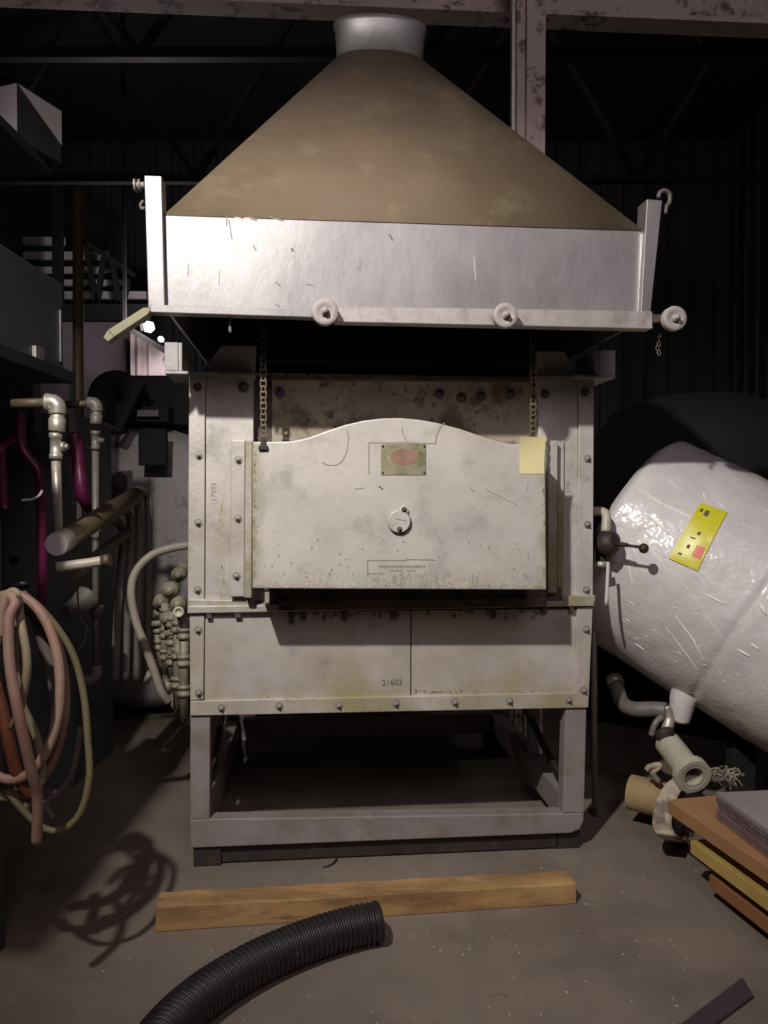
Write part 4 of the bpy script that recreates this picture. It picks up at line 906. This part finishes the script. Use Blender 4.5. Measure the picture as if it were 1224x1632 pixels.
tag(MB().tube([at(*p) for p in ((-6, 1030, 2.18), (2, 985, 2.2), (14, 968, 2.2), (22, 1000, 2.2), (24, 1060, 2.2), (34, 1120, 2.2), (60, 1180, 2.22), (66, 1240, 2.24), (40, 1290, 2.26))], .0125, 10).build('garden_hose', 'hosetan'), 'dusty tan hose strand crossing behind the pale pink hose end', 'hose', 'hoses hanging at left')
hk = thing('hose_hook', 'small dark wall hook holding the hose coils', 'hook', at(20, 965, 2.35))
MB().tube([(-1.30, 2.54, 1.25), at(0, 958, 2.45), at(22, 964, 2.25), at(30, 955, 2.10)], .011, 8).build('arm', 'dark', hk)
MB().box(-1.34, -1.26, 2.5, 2.58, 0, 1.42).build('post', 'darkcab', hk, .003)

# ============================================================ FAR BACKGROUND
lv = at(205, 600, 8.2)
tag(MB().box(at(60, 600, 8.2).x, lv.x, 8.15, 8.3, 0, at(130, 515, 8.2).z).build('partition_panel', 'lav'), 'dull lavender partition panel in the far left background', 'panel')
cu = thing('corrugated_sheet', 'pale corrugated sheet lit by the far lamp', 'sheet', (at(240, 620, 7.9).x, 7.9, at(240, 622, 7.9).z))
x0, x1 = at(208, 600, 7.9).x, at(285, 600, 7.9).x; za, zb_ = at(240, 618, 7.9).z, at(240, 528, 7.9).z
m = MB(); n = 40
def cf(u, v): return Vector((x0 + (x1 - x0) * u, 7.9 + (.035 * math.sin(u * 26) if u < .45 else .004), za + (zb_ - za) * v - (.22 * u if v > .5 else 0)))
m.grid(cf, n, 4).build('sheet', 'curtain', cu, solid=.006)
MB().box(at(256, 600, 7.85).x, at(280, 600, 7.85).x, 7.8, 7.84, at(260, 625, 7.85).z, at(260, 610, 7.85).z).build('foot_plate', 'curtain', cu)
MB().box(x0, x1, 7.86, 7.98, 0, za).build('base_wall', 'black', cu)
fl = thing('flood_lamp', 'small glaring flood lamp far behind the furnace at left', 'lamp', at(238, 521, 7.5))
c = at(237, 521, 7.5); MB().lathe(c, (0, -1, .1), [(-.03, 0), (-.03, .05), (0, .06), (.03, .045), (.045, 0)], 6).build('bulb', 'bulb', fl)
c = at(257, 541, 7.5); MB().lathe(c, (0, -1, 0), [(-.02, 0), (-.02, .022), (.02, .028), (.03, 0)], 12).build('second_bulb', 'bulb', fl)
MB().bar(at(196, 518, 7.4), at(268, 562, 7.4), .05, .05).build('bracket_bar', 'black', fl)
MB().bar(at(222, 500, 7.45), at(228, 528, 7.45), .03, .03).bar(at(199, 519, 7.4), at(199, 519, 7.4) + Vector((0, 0, 3.1)), .03, .03).build('drop_bar', 'black', fl)
ls = thing('louvred_panel', 'row of white horizontal slats in the far left background', 'panel', at(130, 440, 8.7))
for i, (y, x0, x1, h) in enumerate(((386, 40, 105, 12), (409, 40, 175, 12), (432, 40, 185, 10), (452, 95, 200, 9), (472, 100, 235, 12), (497, 100, 160, 3))):
    p, q = at(x0, y - h / 2, 8.7), at(x1, y + h / 2, 8.7); MB().box(p.x, q.x, 8.65, 8.7, q.z, p.z).build('slat', 'slat', ls)
for i, (xa, ya, xb, yb) in enumerate(((135, 385, 155, 485), (165, 410, 155, 485), (178, 410, 190, 480), (205, 445, 195, 490), (135, 385, 215, 440))):
    MB().bar(at(xa, ya, 8.4), at(xb, yb, 8.4), .05, .05).build('brace', 'truss', ls)
p, q = at(100, 485, 8.3), at(240, 512, 8.3); MB().box(p.x, q.x, 8.28, 8.36, q.z, p.z).build('lower_rail', 'truss', ls)
MB().box(at(85, 300, 8.3).x, at(98, 300, 8.3).x, 8.25, 8.35, 0, 5).build('upright', 'truss', ls)
# dark machinery at right behind the tank
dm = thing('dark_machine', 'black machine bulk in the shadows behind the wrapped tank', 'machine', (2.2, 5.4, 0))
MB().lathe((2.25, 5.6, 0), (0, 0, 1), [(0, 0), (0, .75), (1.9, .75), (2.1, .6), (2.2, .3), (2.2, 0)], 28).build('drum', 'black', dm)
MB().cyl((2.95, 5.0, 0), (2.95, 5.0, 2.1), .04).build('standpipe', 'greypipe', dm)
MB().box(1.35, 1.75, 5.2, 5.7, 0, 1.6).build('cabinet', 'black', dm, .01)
